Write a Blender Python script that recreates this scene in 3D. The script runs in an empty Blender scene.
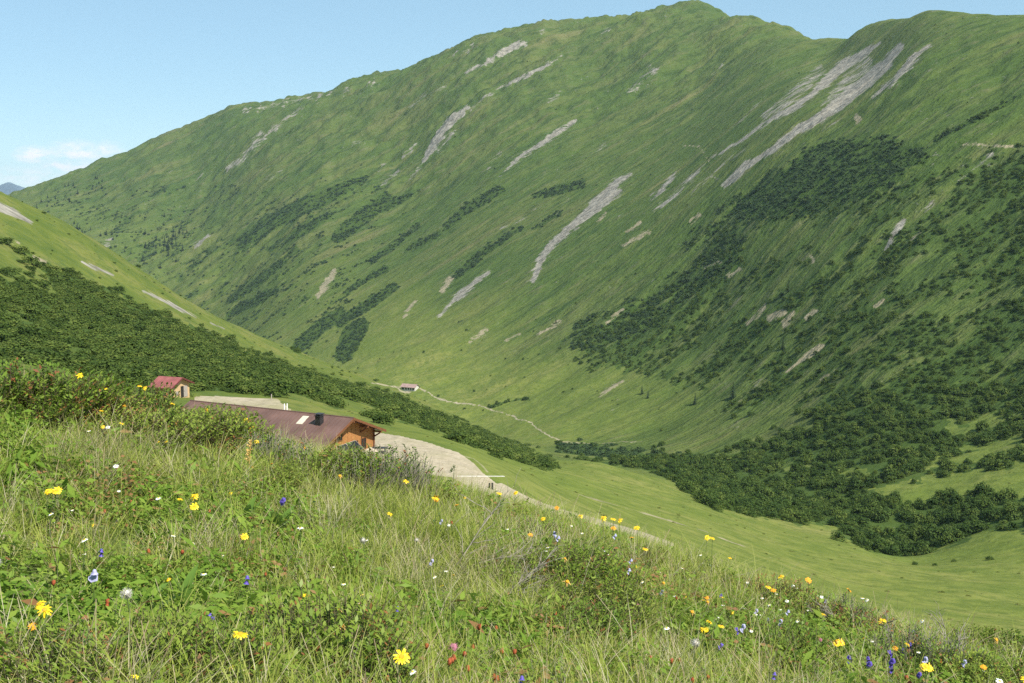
import bpy, math, random
import numpy as np
from mathutils import Vector, Matrix

random.seed(7)
rng = np.random.default_rng(11)
SC = bpy.context.scene
COL = SC.collection
R = math.radians

# ------------------------------------------------------------------ camera
F, CU, CV = 1100.0, 512.0, 341.5
PITCH = math.atan((341.5 - 195.0) / F)
CP, SP = math.cos(PITCH), math.sin(PITCH)

def pix(u, v):
    """pixel -> (azimuth, tangent of elevation)"""
    x = (np.asarray(u, float) - CU) / F
    y = -(np.asarray(v, float) - CV) / F
    fy = CP + y * SP
    fz = -SP + y * CP
    return np.arctan2(x, fy), fz / np.hypot(x, fy)

def proj(x, y, z):
    f = y * CP - z * SP
    w = y * SP + z * CP
    f = np.where(np.abs(f) < 1e-6, 1e-6, f)
    return CU + F * x / f, CV - F * w / f, f

def at(u, v, z):
    """point on a pixel ray at height z"""
    th, t = pix(u, v)
    d = z / t
    return Vector((float(d * math.sin(th)), float(d * math.cos(th)), float(z)))

cd = bpy.data.cameras.new("camera")
cam = bpy.data.objects.new("camera", cd)
COL.objects.link(cam)
cd.sensor_width = 36.0
cd.lens = F / 1024 * 36.0
cd.clip_start = 0.05
cd.clip_end = 40000
cam.location = (0, 0, 0)
cam.rotation_euler = (math.pi / 2 - PITCH, 0, 0)
SC.camera = cam

# ------------------------------------------------------------------ numpy noise
def _hash(ix, iy, seed):
    n = (ix.astype(np.int64) * 374761393 + iy.astype(np.int64) * 668265263 + seed * 974634777) & 0xFFFFFFFF
    n = ((n ^ (n >> 13)) * 1274126177) & 0xFFFFFFFF
    n = n ^ (n >> 16)
    return n

def pn(x, y, seed=0):
    x = np.asarray(x, float); y = np.asarray(y, float)
    ix = np.floor(x); iy = np.floor(y)
    fx = x - ix; fy = y - iy
    ix = ix.astype(np.int64); iy = iy.astype(np.int64)
    ux = fx * fx * fx * (fx * (fx * 6 - 15) + 10)
    uy = fy * fy * fy * (fy * (fy * 6 - 15) + 10)
    def g(dx, dy):
        a = _hash(ix + dx, iy + dy, seed) * (2 * math.pi / 4294967296.0)
        return np.cos(a) * (fx - dx) + np.sin(a) * (fy - dy)
    a = g(0, 0); b = g(1, 0); c = g(0, 1); d = g(1, 1)
    return 1.4 * ((a * (1 - ux) + b * ux) * (1 - uy) + (c * (1 - ux) + d * ux) * uy)

def fbm(x, y, seed=0, oct=4, gain=0.5):
    s = 0; a = 1.0; f = 1.0
    for i in range(oct):
        s = s + a * pn(x * f + 17.3 * i, y * f - 9.1 * i, seed + i)
        a *= gain; f *= 2.03
    return s

def sstep(a, b, x):
    t = np.clip((x - a) / (b - a), 0, 1)
    return t * t * (3 - 2 * t)

# ------------------------------------------------------------------ terrain control points (pixel column, row, distance)
edge_u = np.array([-250, 0, 100, 200, 300, 400, 500, 600, 700, 800, 900, 1024, 1250.])
edge_v = np.array([386, 410, 422, 446, 473, 490, 516, 546, 578, 608, 640, 672, 730.])
edge_d = 1.5 * np.array([11, 11.5, 11, 10.5, 10, 9.6, 9.2, 8.6, 8.0, 7.4, 6.9, 6.4, 5.8])
def edge(u):
    return np.interp(u, edge_u, edge_v), np.interp(u, edge_u, edge_d)

CPTS = []
for u in (-250, -100, 0, 100, 200, 300, 400, 512, 620, 720, 820, 920, 1024, 1150, 1280):
    v, d = (float(q) for q in edge(u))
    hi = float(np.interp(u, [0, 300, 512, 1024], [30, 36, 34, 20]))
    CPTS += [(u, v, d), (u, v + 14, d * 1.4), (u, v + hi - 8, 30), (u, v + hi, 50)]
    CPTS += [(u, v + hi * .6, 80)]
ridge = [(-150, 250, 3700), (0, 205, 3400), (40, 188, 3300), (100, 163, 3200), (165, 133, 3100), (232, 108, 3000), (300, 98, 2900), (370, 80, 2750),
         (430, 60, 2600), (480, 40, 2500), (540, 28, 2450), (600, 20, 2390), (640, 13, 2350), (700, 5, 2300), (745, 21, 2150),
         (785, 31, 2020), (825, 40, 1850), (870, 27, 1690), (930, 9, 1480), (975, 13, 1420), (1024, 15, 1370), (1150, 5, 1200), (1280, -10, 1100)]
CPTS += ridge
for (u, v, d) in ridge:
    CPTS += [(u, v + 45, d * 1.16), (u, v + 150, d * 1.6)]
for u in range(-250, 1300, 150):
    CPTS.append((u, 320, 5200))
hill = [(-150, 130, 540), (-70, 160, 550), (0, 194, 560), (60, 222, 580), (110, 253, 590), (155, 284, 605), (200, 312, 620), (250, 335, 630),
        (300, 354, 640), (340, 369, 645), (380, 384, 650), (425, 404, 640), (470, 425, 620), (510, 443, 590), (545, 458, 560)]
CPTS += hill
for (u, v, d) in hill[:-2]:
    CPTS.append((u, v + (100 if u < 150 else 60 if u < 300 else 24), d * 1.32))
CPTS += [(-150, 340, 150), (0, 375, 160), (100, 400, 165), (160, 402, 172), (210, 398, 186), (285, 404, 181),
         (100, 440, 130), (200, 448, 132), (250, 455, 141), (330, 461, 138), (400, 461, 137), (400, 440, 151), (390, 435, 156), (450, 470, 133), (450, 452, 145),
         (500, 487, 130), (500, 478, 136), (340, 480, 122), (440, 495, 116),
         (-150, 320, 190), (0, 363, 185), (100, 377, 196), (200, 389, 205), (290, 396, 203), (330, 408, 205), (395, 424, 208), (430, 434, 214), (480, 455, 222), (530, 474, 232),
         (-150, 240, 300), (0, 300, 300), (100, 333, 300), (200, 356, 315), (300, 381, 330), (400, 411, 340), (470, 438, 360), (530, 463, 400),
         (0, 245, 420), (100, 292, 430), (200, 334, 450), (300, 368, 480), (400, 398, 490),
         (0, 330, 1300), (100, 335, 1500), (0, 310, 2200), (-150, 300, 1500), (-150, 300, 2600),
         (100, 320, 2050), (100, 250, 2450), (100, 205, 2800),
         (200, 372, 1250), (200, 355, 1700), (200, 308, 1950), (200, 250, 2250), (200, 185, 2650),
         (300, 400, 1100), (300, 357, 1420), (300, 290, 1670), (300, 225, 1950), (300, 160, 2350),
         (400, 389, 1085), (400, 350, 1240), (400, 290, 1480), (400, 225, 1780), (400, 150, 2150),
         (500, 413, 920), (500, 370, 1060), (500, 310, 1240), (500, 240, 1480), (500, 165, 1800), (500, 95, 2120),
         (600, 445, 710), (600, 400, 850), (600, 340, 1020), (600, 270, 1220), (600, 200, 1460), (600, 130, 1800), (600, 70, 2110),
         (700, 472, 570), (700, 430, 690), (700, 370, 830), (700, 300, 980), (700, 230, 1150), (700, 160, 1400), (700, 100, 1740), (700, 50, 2020),
         (800, 505, 455), (800, 465, 540), (800, 420, 630), (800, 350, 740), (800, 280, 860), (800, 210, 990), (800, 140, 1180), (800, 85, 1460),
         (850, 110, 1200), (870, 66, 1400), (832, 58, 1640), (850, 42, 1640), (893, 19, 1590),
         (900, 552, 375), (900, 500, 440), (900, 450, 520), (900, 390, 600), (900, 310, 710), (900, 230, 830), (900, 150, 980), (900, 80, 1180),
         (1000, 532, 365), (1000, 500, 415), (1000, 465, 470), (1000, 430, 530), (1000, 370, 600), (1000, 300, 680), (1000, 220, 790), (1000, 140, 920), (1000, 70, 1110),
         (1150, 520, 360), (1150, 420, 480), (1150, 300, 600), (1150, 180, 740), (1150, 80, 950),
         (560, 480, 250), (600, 492, 255), (640, 506, 245), (700, 522, 255), (760, 540, 255), (850, 563, 260), (950, 580, 255), (1024, 588, 250), (1150, 600, 250),
         (560, 511, 134), (640, 533, 126), (700, 556, 150), (800, 592, 150), (900, 615, 150), (1024, 640, 150), (1150, 660, 150),
         (600, 464, 420), (650, 482, 400), (700, 498, 385), (800, 536, 340), (850, 545, 330), (560, 458, 600), (520, 445, 740)]
cp = np.array(CPTS, float)
cth, ct = pix(cp[:, 0], cp[:, 1])
cL = np.log(cp[:, 2])
KT = 3.0
_c = np.stack([cth * KT, cL], 1)
def _phi(r2):
    return np.where(r2 > 1e-12, 0.5 * r2 * np.log(np.maximum(r2, 1e-12)), 0)
n = len(_c)
A = np.zeros((n + 3, n + 3))
A[:n, :n] = _phi(((_c[:, None] - _c[None]) ** 2).sum(-1)) + 1e-4 * np.eye(n)
A[:n, n] = 1; A[:n, n + 1:] = _c; A[n, :n] = 1; A[n + 1:, :n] = _c.T
W = np.linalg.solve(A, np.concatenate([ct, [0, 0, 0]]))

def tps(th, L):
    th = np.clip(th, -0.66, 0.66) * KT
    sh = th.shape
    th = th.ravel(); L = L.ravel()
    out = np.empty(len(th))
    for s in range(0, len(th), 60000):
        a = th[s:s + 60000, None] - _c[None, :, 0]
        b = L[s:s + 60000, None] - _c[None, :, 1]
        r2 = (a * a + b * b).astype(np.float32)
        np.maximum(r2, 1e-9, out=r2)
        out[s:s + 60000] = (0.5 * r2 * np.log(r2)) @ W[:n].astype(np.float32) + W[n] + W[n + 1] * th[s:s + 60000] + W[n + 2] * L[s:s + 60000]
    return out.reshape(sh)

def disp(x, y, d, th):
    # hummocks of the near meadow
    near = (1 - sstep(18, 50, d)) * sstep(0.4, 1.5, d)
    z = near * (-0.10 + 0.055 * fbm(x / 1.3, y / 1.3, 3, 3) + 0.05 * pn(x / 3.7 + 4, y / 3.7, 8))
    # gentle terraces and tussocks of the valley and the left hill
    mid = sstep(60, 220, d)
    flat = 1 - sstep(0.2, 1.0, np.exp(-(((x + 20) / 48) ** 2 + ((y - 148) / 30) ** 2)) * 1.6)
    z = z + mid * flat * (1.0 * fbm(x / 42, y / 42, 21, 4))
    # gullies and ribs running down the fall line of the big slope
    far = sstep(420, 1000, d)
    s = -.35 * x + .94 * y
    t = .94 * x + .35 * y
    ws = s + 26 * pn(t / 210, s / 260, 31) + 9 * pn(t / 60, s / 70, 32)
    rib = fbm(ws / 105, t / 620, 41, 3)
    rid = 1 - np.abs(pn(ws / 46, t / 330, 45)) * 2
    fine = fbm(ws / 22, t / 60, 51, 3)
    up = sstep(-150, 150, (d * 0.0 + t) - 450)
    z = z + far * (6.5 * rib + 4.2 * rid + 3.2 * fine) * (1 - .72 * sstep(1150, 1400, d) * (1 - sstep(1750, 2150, d))) * (0.45 + 0.55 * up)
    big = sstep(1500, 2100, d)
    z = z + big * (9 * rib + 6.0 * rid + 3.0 * fine + 4.0 * fbm(ws / 34, t / 34, 61, 3))
    z = z - 2 * far
    return z

def ground(th, d):
    th = np.asarray(th, float); d = np.asarray(d, float)
    x = d * np.sin(th); y = d * np.cos(th)
    zp = -1.135 - 0.21 * y - 0.19 * x
    t = tps(th, np.log(np.maximum(d, 4.5)))
    b = sstep(5.0, 10.5, d)
    z = zp * (1 - b) + t * d * b
    return z + disp(x, y, d, th)

def gxy(x, y):
    x = np.atleast_1d(np.asarray(x, float)); y = np.atleast_1d(np.asarray(y, float))
    return ground(np.arctan2(x, y), np.hypot(x, y))

DS = np.exp(np.linspace(math.log(1.2), math.log(4200), 2600))
_colcache = {}
def hit(u, v, h=0.0, dmin=1.2):
    """first place along a pixel ray that lies h above the ground -> (x, y, ground z)"""
    th, t = pix(u, v); th = float(th); t = float(t)
    z = ground(np.full(len(DS), th), DS)
    g = z + h - t * DS
    k = np.nonzero((g > 0) & (DS > dmin))[0]
    if len(k) == 0: return None
    k = k[0]
    d = DS[k]
    if k > 0 and g[k - 1] < 0:
        d = DS[k - 1] + (DS[k] - DS[k - 1]) * (-g[k - 1]) / (g[k] - g[k - 1])
    zz = float(ground(np.array([th]), np.array([d]))[0])
    return (d * math.sin(th), d * math.cos(th), zz)

# ------------------------------------------------------------------ materials
def mat(name):
    m = bpy.data.materials.new(name); m.use_nodes = True
    nt = m.node_tree; nt.nodes.clear()
    return m, nt, nt.nodes, nt.links

def N(ns, typ, **kw):
    nd = ns.new(typ)
    for k, v in kw.items():
        if hasattr(nd, k): setattr(nd, k, v)
    return nd

def noise_node(ns, ls, vec, scale, detail=4, rough=.55):
    nd = ns.new('ShaderNodeTexNoise'); nd.inputs['Scale'].default_value = scale
    nd.inputs['Detail'].default_value = detail; nd.inputs['Roughness'].default_value = rough
    if vec is not None: ls.new(vec, nd.inputs['Vector'])
    return nd.outputs['Fac']

def ramp(ns, ls, fac, stops):
    r = ns.new('ShaderNodeValToRGB')
    while len(r.color_ramp.elements) < len(stops): r.color_ramp.elements.new(0.5)
    for e, (p, c) in zip(r.color_ramp.elements, stops):
        e.position = p
        e.color = (c, c, c, 1) if not hasattr(c, '__len__') else (*c, 1)
    ls.new(fac, r.inputs['Fac'])
    return r.outputs['Color']

def mixc(ns, ls, fac, a, b, mode='MIX'):
    m = ns.new('ShaderNodeMix'); m.data_type = 'RGBA'; m.blend_type = mode
    for sock, val in ((m.inputs[0], fac), (m.inputs[6], a), (m.inputs[7], b)):
        if hasattr(val, 'is_linked') or isinstance(val, bpy.types.NodeSocket): ls.new(val, sock)
        elif hasattr(val, '__len__'): sock.default_value = (*val, 1)
        else: sock.default_value = val
    return m.outputs[2]

def math_(ns, ls, op, a, b=0.0, clamp=False):
    m = ns.new('ShaderNodeMath'); m.operation = op; m.use_clamp = clamp
    for sock, val in ((m.inputs[0], a), (m.inputs[1], b)):
        if isinstance(val, bpy.types.NodeSocket): ls.new(val, sock)
        else: sock.default_value = val
    return m.outputs[0]

def finish(nt, ns, ls, col, rough=.9, spec=.2, bump=None, bstr=.3, bdist=.1, trans=None):
    p = ns.new('ShaderNodeBsdfPrincipled')
    if isinstance(col, bpy.types.NodeSocket): ls.new(col, p.inputs['Base Color'])
    else: p.inputs['Base Color'].default_value = (*col, 1)
    p.inputs['Roughness'].default_value = rough
    p.inputs['Specular IOR Level'].default_value = spec
    if bump is not None:
        b = ns.new('ShaderNodeBump'); b.inputs['Strength'].default_value = bstr; b.inputs['Distance'].default_value = bdist
        ls.new(bump, b.inputs['Height']); ls.new(b.outputs[0], p.inputs['Normal'])
    o = ns.new('ShaderNodeOutputMaterial')
    if trans:
        t = ns.new('ShaderNodeBsdfTranslucent'); ls.new(col, t.inputs['Color']) if isinstance(col, bpy.types.NodeSocket) else setattr(t.inputs['Color'], 'default_value', (*col, 1))
        mx = ns.new('ShaderNodeMixShader'); mx.inputs[0].default_value = trans
        ls.new(p.outputs[0], mx.inputs[1]); ls.new(t.outputs[0], mx.inputs[2]); ls.new(mx.outputs[0], o.inputs['Surface'])
    else:
        ls.new(p.outputs[0], o.inputs['Surface'])

def leaf_mat(name, cols, rough=.55, trans=.35, spec=.3, pscale=3.0):
    """leaves: tone varies from instance to instance and from leaf to leaf"""
    m, nt, ns, ls = mat(name)
    oi = ns.new('ShaderNodeObjectInfo')
    tc = ns.new('ShaderNodeTexCoord')
    at_ = ns.new('ShaderNodeAttribute'); at_.attribute_name = 'tone'
    f = math_(ns, ls, 'MULTIPLY', oi.outputs['Random'], .58)
    f2 = math_(ns, ls, 'MULTIPLY', at_.outputs['Fac'], .50)
    f = math_(ns, ls, 'ADD', f, f2, True)
    k = len(cols) - 1
    col = ramp(ns, ls, f, [(i / k, c) for i, c in enumerate(cols)])
    finish(nt, ns, ls, col, rough, spec, trans=trans)
    return m

def plain(name, col, rough=.7, spec=.3, var=.15, scale=8.0, stretch=None, bump=.0, metal=0, coord='Object'):
    m, nt, ns, ls = mat(name)
    tc = ns.new('ShaderNodeTexCoord'); vec = tc.outputs[coord]
    if stretch:
        mp = ns.new('ShaderNodeMapping'); mp.inputs['Scale'].default_value = stretch; ls.new(vec, mp.inputs['Vector']); vec = mp.outputs[0]
    f = noise_node(ns, ls, vec, scale, 5)
    lo = tuple(c * (1 - var) for c in col); hi = tuple(min(1, c * (1 + var)) for c in col)
    c = ramp(ns, ls, f, [(.3, lo), (.7, hi)])
    finish(nt, ns, ls, c, rough, spec, bump=f if bump else None, bstr=bump, bdist=.02)
    return m

def terrain_material():
    m, nt, ns, ls = mat('alpine_ground')
    geo = ns.new('ShaderNodeNewGeometry'); P = geo.outputs['Position']
    A1 = ns.new('ShaderNodeAttribute'); A1.attribute_name = 'mask'
    A2 = ns.new('ShaderNodeAttribute'); A2.attribute_name = 'zone'
    s1 = ns.new('ShaderNodeSeparateColor'); ls.new(A1.outputs['Color'], s1.inputs[0])
    s2 = ns.new('ShaderNodeSeparateColor'); ls.new(A2.outputs['Color'], s2.inputs[0])
    rock, soil, veg, road = s1.outputs[0], s1.outputs[1], s1.outputs[2], A1.outputs['Alpha']
    far, hillg, near = s2.outputs[0], s2.outputs[1], s2.outputs[2]
    # coordinates turned to the fall line: x along the valley, y up the slope
    mp = ns.new('ShaderNodeMapping'); mp.vector_type = 'TEXTURE'
    mp.inputs['Rotation'].default_value = (0, 0, math.atan2(.94, -.35)); ls.new(P, mp.inputs['Vector'])
    st = ns.new('ShaderNodeMapping'); st.inputs['Scale'].default_value = (1 / 28, 1 / 240, 1 / 240); ls.new(mp.outputs[0], st.inputs['Vector'])
    streak = noise_node(ns, ls, st.outputs[0], 1.0, 6, .6)
    st2 = ns.new('ShaderNodeMapping'); st2.inputs['Scale'].default_value = (1 / 9, 1 / 34, 1 / 34); ls.new(mp.outputs[0], st2.inputs['Vector'])
    speck = noise_node(ns, ls, st2.outputs[0], 1.0, 5, .65)
    n_big = noise_node(ns, ls, P, 1 / 130, 4)
    n_mid = noise_node(ns, ls, P, 1 / 24, 5, .6)
    n_sm = noise_node(ns, ls, P, 1 / 4.5, 5, .65)
    n_fine = noise_node(ns, ls, P, .9, 5, .7)
    # valley pasture
    pas = ramp(ns, ls, n_mid, [(.30, (.108, .140, .026)), (.50, (.155, .175, .038)), (.70, (.205, .200, .058))])
    pas = mixc(ns, ls, ramp(ns, ls, n_big, [(.4, 0.), (.62, .6)]), pas, (.120, .160, .026))
    pas = mixc(ns, ls, ramp(ns, ls, n_sm, [(.38, .75), (.56, 0.)]), pas, (.080, .112, .020))
    # mountain turf
    mt = ramp(ns, ls, streak, [(.30, (.048, .082, .018)), (.46, (.075, .110, .024)), (.58, (.104, .126, .033)), (.72, (.150, .142, .056))])
    mt = mixc(ns, ls, ramp(ns, ls, n_big, [(.38, 0.), (.66, .65)]), mt, (.064, .106, .020))
    mt = mixc(ns, ls, ramp(ns, ls, speck, [(.34, .65), (.47, 0.)]), mt, (.026, .052, .012))
    mt = mixc(ns, ls, ramp(ns, ls, speck, [(.56, 0.), (.70, .6)]), mt, (.135, .128, .062))
    dot = noise_node(ns, ls, P, 1 / 6.5, 3, .7)
    dot2 = noise_node(ns, ls, P, 1 / 9.0, 4, .75)
    thin_ = ramp(ns, ls, n_mid, [(.40, 0.), (.60, 1.)])
    mt = mixc(ns, ls, math_(ns, ls, 'MULTIPLY', ramp(ns, ls, dot, [(.60, 0.), (.67, .8)]), thin_), mt, (.030, .056, .020))
    mt = mixc(ns, ls, math_(ns, ls, 'MULTIPLY', ramp(ns, ls, dot2, [(.64, 0.), (.69, .75)]), ramp(ns, ls, n_big, [(.42, 0.), (.58, 1.)])), mt, (.20, .19, .15))
    pas = mixc(ns, ls, math_(ns, ls, 'MULTIPLY', ramp(ns, ls, dot, [(.60, 0.), (.70, .5)]), thin_), pas, (.070, .105, .028))
    g = mixc(ns, ls, far, pas, mt)
    # left hill turf
    hg = ramp(ns, ls, n_mid, [(.32, (.080, .112, .018)), (.5, (.118, .142, .026)), (.68, (.160, .160, .045))])
    hg = mixc(ns, ls, ramp(ns, ls, n_sm, [(.36, .7), (.54, 0.)]), hg, (.060, .095, .022))
    g = mixc(ns, ls, hillg, g, hg)
    # ground under shrubs
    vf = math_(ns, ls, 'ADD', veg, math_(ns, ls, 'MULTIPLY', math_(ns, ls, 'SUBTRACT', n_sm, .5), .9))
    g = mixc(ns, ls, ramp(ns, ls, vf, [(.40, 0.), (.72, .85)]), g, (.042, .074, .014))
    # near meadow thatch
    nm = ramp(ns, ls, n_fine, [(.3, (.060, .080, .022)), (.55, (.105, .135, .036)), (.75, (.165, .150, .065))])
    g = mixc(ns, ls, near, g, nm)
    # bare rock scree
    st3 = ns.new('ShaderNodeMapping'); st3.inputs['Scale'].default_value = (1 / 4.5, 1 / 22, 1 / 22); ls.new(mp.outputs[0], st3.inputs['Vector'])
    speck2 = noise_node(ns, ls, st3.outputs[0], 1.0, 5, .7)
    rockn = noise_node(ns, ls, P, 1 / 7.0, 6, .7)
    rc = ramp(ns, ls, rockn, [(.34, (.145, .132, .107)), (.5, (.245, .224, .182)), (.66, (.34, .312, .255))])
    rk = math_(ns, ls, 'ADD', rock, math_(ns, ls, 'MULTIPLY', math_(ns, ls, 'SUBTRACT', math_(ns, ls, 'MULTIPLY', math_(ns, ls, 'ADD', speck, speck2), .5), .5), 2.4))
    rk = ramp(ns, ls, rk, [(.42, 0.), (.60, 1.)])
    rc = mixc(ns, ls, ramp(ns, ls, speck2, [(.34, .85), (.46, 0.)]), rc, (.085, .08, .065))
    g = mixc(ns, ls, rk, g, rc)
    # scattered outcrops high on the mountain
    oc = math_(ns, ls, 'MULTIPLY', ramp(ns, ls, speck, [(.66, 0.), (.72, 1.)]), ramp(ns, ls, streak, [(.46, 0.), (.6, 1.)]))
    oc = math_(ns, ls, 'MULTIPLY', oc, math_(ns, ls, 'MULTIPLY', far, ramp(ns, ls, n_big, [(.45, 0.), (.62, .85)])))
    g = mixc(ns, ls, oc, g, (.25, .24, .205))
    # tan bare earth
    so = math_(ns, ls, 'ADD', soil, math_(ns, ls, 'MULTIPLY', math_(ns, ls, 'SUBTRACT', math_(ns, ls, 'MULTIPLY', math_(ns, ls, 'ADD', rockn, speck2), .5), .5), 3.2))
    g = mixc(ns, ls, ramp(ns, ls, so, [(.42, 0.), (.62, 1.)]), g, ramp(ns, ls, n_sm, [(.3, (.19, .165, .095)), (.7, (.32, .275, .18))]))
    # gravel road and yard
    ro = math_(ns, ls, 'ADD', road, math_(ns, ls, 'MULTIPLY', math_(ns, ls, 'SUBTRACT', n_sm, .5), .75))
    grav = ramp(ns, ls, n_fine, [(.25, (.26, .215, .145)), (.6, (.385, .325, .23)), (.8, (.47, .405, .30))])
    grav = mixc(ns, ls, ramp(ns, ls, n_sm, [(.45, .0), (.62, .5)]), grav, (.25, .225, .12))
    grav = mixc(ns, ls, ramp(ns, ls, n_mid, [(.50, .0), (.62, .45)]), grav, (.22, .21, .085))
    g = mixc(ns, ls, ramp(ns, ls, ro, [(.40, 0.), (.60, 1.)]), g, grav)
    bmp = math_(ns, ls, 'ADD', math_(ns, ls, 'MULTIPLY', n_sm, 1.2), math_(ns, ls, 'MULTIPLY', speck, math_(ns, ls, 'MULTIPLY', far, 13.0)))
    finish(nt, ns, ls, g, .95, .1, bump=bmp, bstr=.75, bdist=1.0)
    return m

# ------------------------------------------------------------------ mesh helpers
def mesh_np(name, verts, faces, mats=(), mi=None, tone=None, smooth=False):
    """faces: (n,4) or (n,3) int array"""
    me = bpy.data.meshes.new(name)
    verts = np.asarray(verts, np.float32); faces = np.asarray(faces, np.int32)
    nf, k = faces.shape
    me.vertices.add(len(verts)); me.vertices.foreach_set('co', verts.ravel())
    me.loops.add(nf * k); me.loops.foreach_set('vertex_index', faces.ravel())
    me.polygons.add(nf); me.polygons.foreach_set('loop_start', np.arange(0, nf * k, k, dtype=np.int32))
    if mi is not None: me.polygons.foreach_set('material_index', np.asarray(mi, np.int32))
    me.update(calc_edges=True)
    if tone is not None:
        a = me.attributes.new('tone', 'FLOAT', 'FACE'); a.data.foreach_set('value', np.asarray(tone, np.float32))
    if smooth: me.polygons.foreach_set('use_smooth', np.ones(nf, bool))
    for m in mats: me.materials.append(m)
    return me

class MB:
    """collects solid pieces, builds ONE mesh"""
    def __init__(s): s.v = []; s.f = []
    def add(s, vs, fs):
        o = len(s.v); s.v += [tuple(v) for v in vs]; s.f += [tuple(i + o for i in f) for f in fs]
    def box(s, lo, hi, M=None):
        x0, y0, z0 = lo; x1, y1, z1 = hi
        vs = [Vector(p) for p in ((x0, y0, z0), (x1, y0, z0), (x1, y1, z0), (x0, y1, z0), (x0, y0, z1), (x1, y0, z1), (x1, y1, z1), (x0, y1, z1))]
        if M: vs = [M @ v for v in vs]
        s.add(vs, [(0, 3, 2, 1), (4, 5, 6, 7), (0, 1, 5, 4), (1, 2, 6, 5), (2, 3, 7, 6), (3, 0, 4, 7)])
    def prism(s, poly, axis_vec):
        """extrude a planar polygon (3D points) by a vector"""
        k = len(poly); a = [Vector(p) for p in poly]; b = [p + Vector(axis_vec) for p in a]
        s.add(a + b, [tuple(range(k))[::-1], tuple(range(k, 2 * k))] + [(i, (i + 1) % k, k + (i + 1) % k, k + i) for i in range(k)])
    def tube(s, pts, rad, n=6):
        pts = [Vector(p) for p in pts]
        rad = rad if hasattr(rad, '__len__') else [rad] * len(pts)
        vs = []; fs = []
        for i, p in enumerate(pts):
            t = (pts[min(i + 1, len(pts) - 1)] - pts[max(i - 1, 0)]).normalized()
            a = t.orthogonal().normalized(); b = t.cross(a)
            for k in range(n):
                q = 2 * math.pi * k / n
                vs.append(p + (a * math.cos(q) + b * math.sin(q)) * rad[i])
        for i in range(len(pts) - 1):
            for k in range(n):
                fs.append((i * n + k, i * n + (k + 1) % n, (i + 1) * n + (k + 1) % n, (i + 1) * n + k))
        fs.append(tuple(range(n))[::-1]); fs.append(tuple(range((len(pts) - 1) * n, len(pts) * n)))
        s.add(vs, fs)
    def quad(s, a, b, c, d): s.add([a, b, c, d], [(0, 1, 2, 3)])
    def mesh(s, name, m=None, smooth=False):
        me = bpy.data.meshes.new(name); me.from_pydata([tuple(v) for v in s.v], [], s.f); me.update()
        if m: me.materials.append(m)
        if smooth:
            for p in me.polygons: p.use_smooth = True
        return me

def link(name, me, parent=None):
    o = bpy.data.objects.new(name, me); COL.objects.link(o)
    if parent is not None: o.parent = parent
    return o

def tag(o, label=None, cat=None, group=None, kind=None):
    if label: o['label'] = label
    if cat: o['category'] = cat
    if group: o['group'] = group
    if kind: o['kind'] = kind
    return o

def empty(name, loc=(0, 0, 0), rz=0.0):
    o = bpy.data.objects.new(name, None); COL.objects.link(o)
    o.location = loc; o.rotation_euler = (0, 0, rz); o.empty_display_size = .1
    return o

def copy_tree(o, parent=None):
    c = o.copy(); COL.objects.link(c)
    if parent is not None: c.parent = parent
    for ch in KIDS.get(o.name, ()): copy_tree(ch, c)
    return c
KIDS = {}
def part(name, me, root):
    o = link(name, me, root); KIDS.setdefault(root.name, []).append(o); return o

def scatter(name, pts, rot, scl, idx, protos, label=None, cat=None):
    """one stuff object: instances of a few plants on many points"""
    coll = bpy.data.collections.new(name + '_sources')
    for i, me in enumerate(protos):
        coll.objects.link(bpy.data.objects.new('%s_%02d' % (name, i), me))
    me = bpy.data.meshes.new(name)
    pts = np.asarray(pts, np.float32)
    me.vertices.add(len(pts)); me.vertices.foreach_set('co', pts.ravel())
    a = me.attributes.new('rot', 'FLOAT_VECTOR', 'POINT'); a.data.foreach_set('vector', np.asarray(rot, np.float32).ravel())
    a = me.attributes.new('scl', 'FLOAT_VECTOR', 'POINT'); a.data.foreach_set('vector', np.asarray(scl, np.float32).ravel())
    a = me.attributes.new('idx', 'INT', 'POINT'); a.data.foreach_set('value', np.asarray(idx, np.int32))
    o = link(name, me)
    ng = bpy.data.node_groups.new(name, 'GeometryNodeTree')
    ng.interface.new_socket('Geometry', in_out='INPUT', socket_type='NodeSocketGeometry')
    ng.interface.new_socket('Geometry', in_out='OUTPUT', socket_type='NodeSocketGeometry')
    ns, ls = ng.nodes, ng.links
    gi = ns.new('NodeGroupInput'); go = ns.new('NodeGroupOutput')
    ci = ns.new('GeometryNodeCollectionInfo'); ci.inputs['Collection'].default_value = coll
    ci.inputs['Separate Children'].default_value = True; ci.inputs['Reset Children'].default_value = True
    ip = ns.new('GeometryNodeInstanceOnPoints')
    def attr(nm, typ):
        q = ns.new('GeometryNodeInputNamedAttribute'); q.data_type = typ; q.inputs['Name'].default_value = nm
        return next(s for s in q.outputs if s.enabled and s.name == 'Attribute')
    ls.new(gi.outputs[0], ip.inputs['Points']); ls.new(ci.outputs[0], ip.inputs['Instance'])
    ip.inputs['Pick Instance'].default_value = True
    ls.new(attr('idx', 'INT'), ip.inputs['Instance Index'])
    e2r = ns.new('FunctionNodeEulerToRotation'); ls.new(attr('rot', 'FLOAT_VECTOR'), e2r.inputs[0])
    ls.new(e2r.outputs[0], ip.inputs['Rotation'])
    ls.new(attr('scl', 'FLOAT_VECTOR'), ip.inputs['Scale'])
    ls.new(ip.outputs[0], go.inputs[0])
    md = o.modifiers.new('scatter', 'NODES'); md.node_group = ng
    tag(o, label, cat, kind='stuff')
    return o

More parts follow.
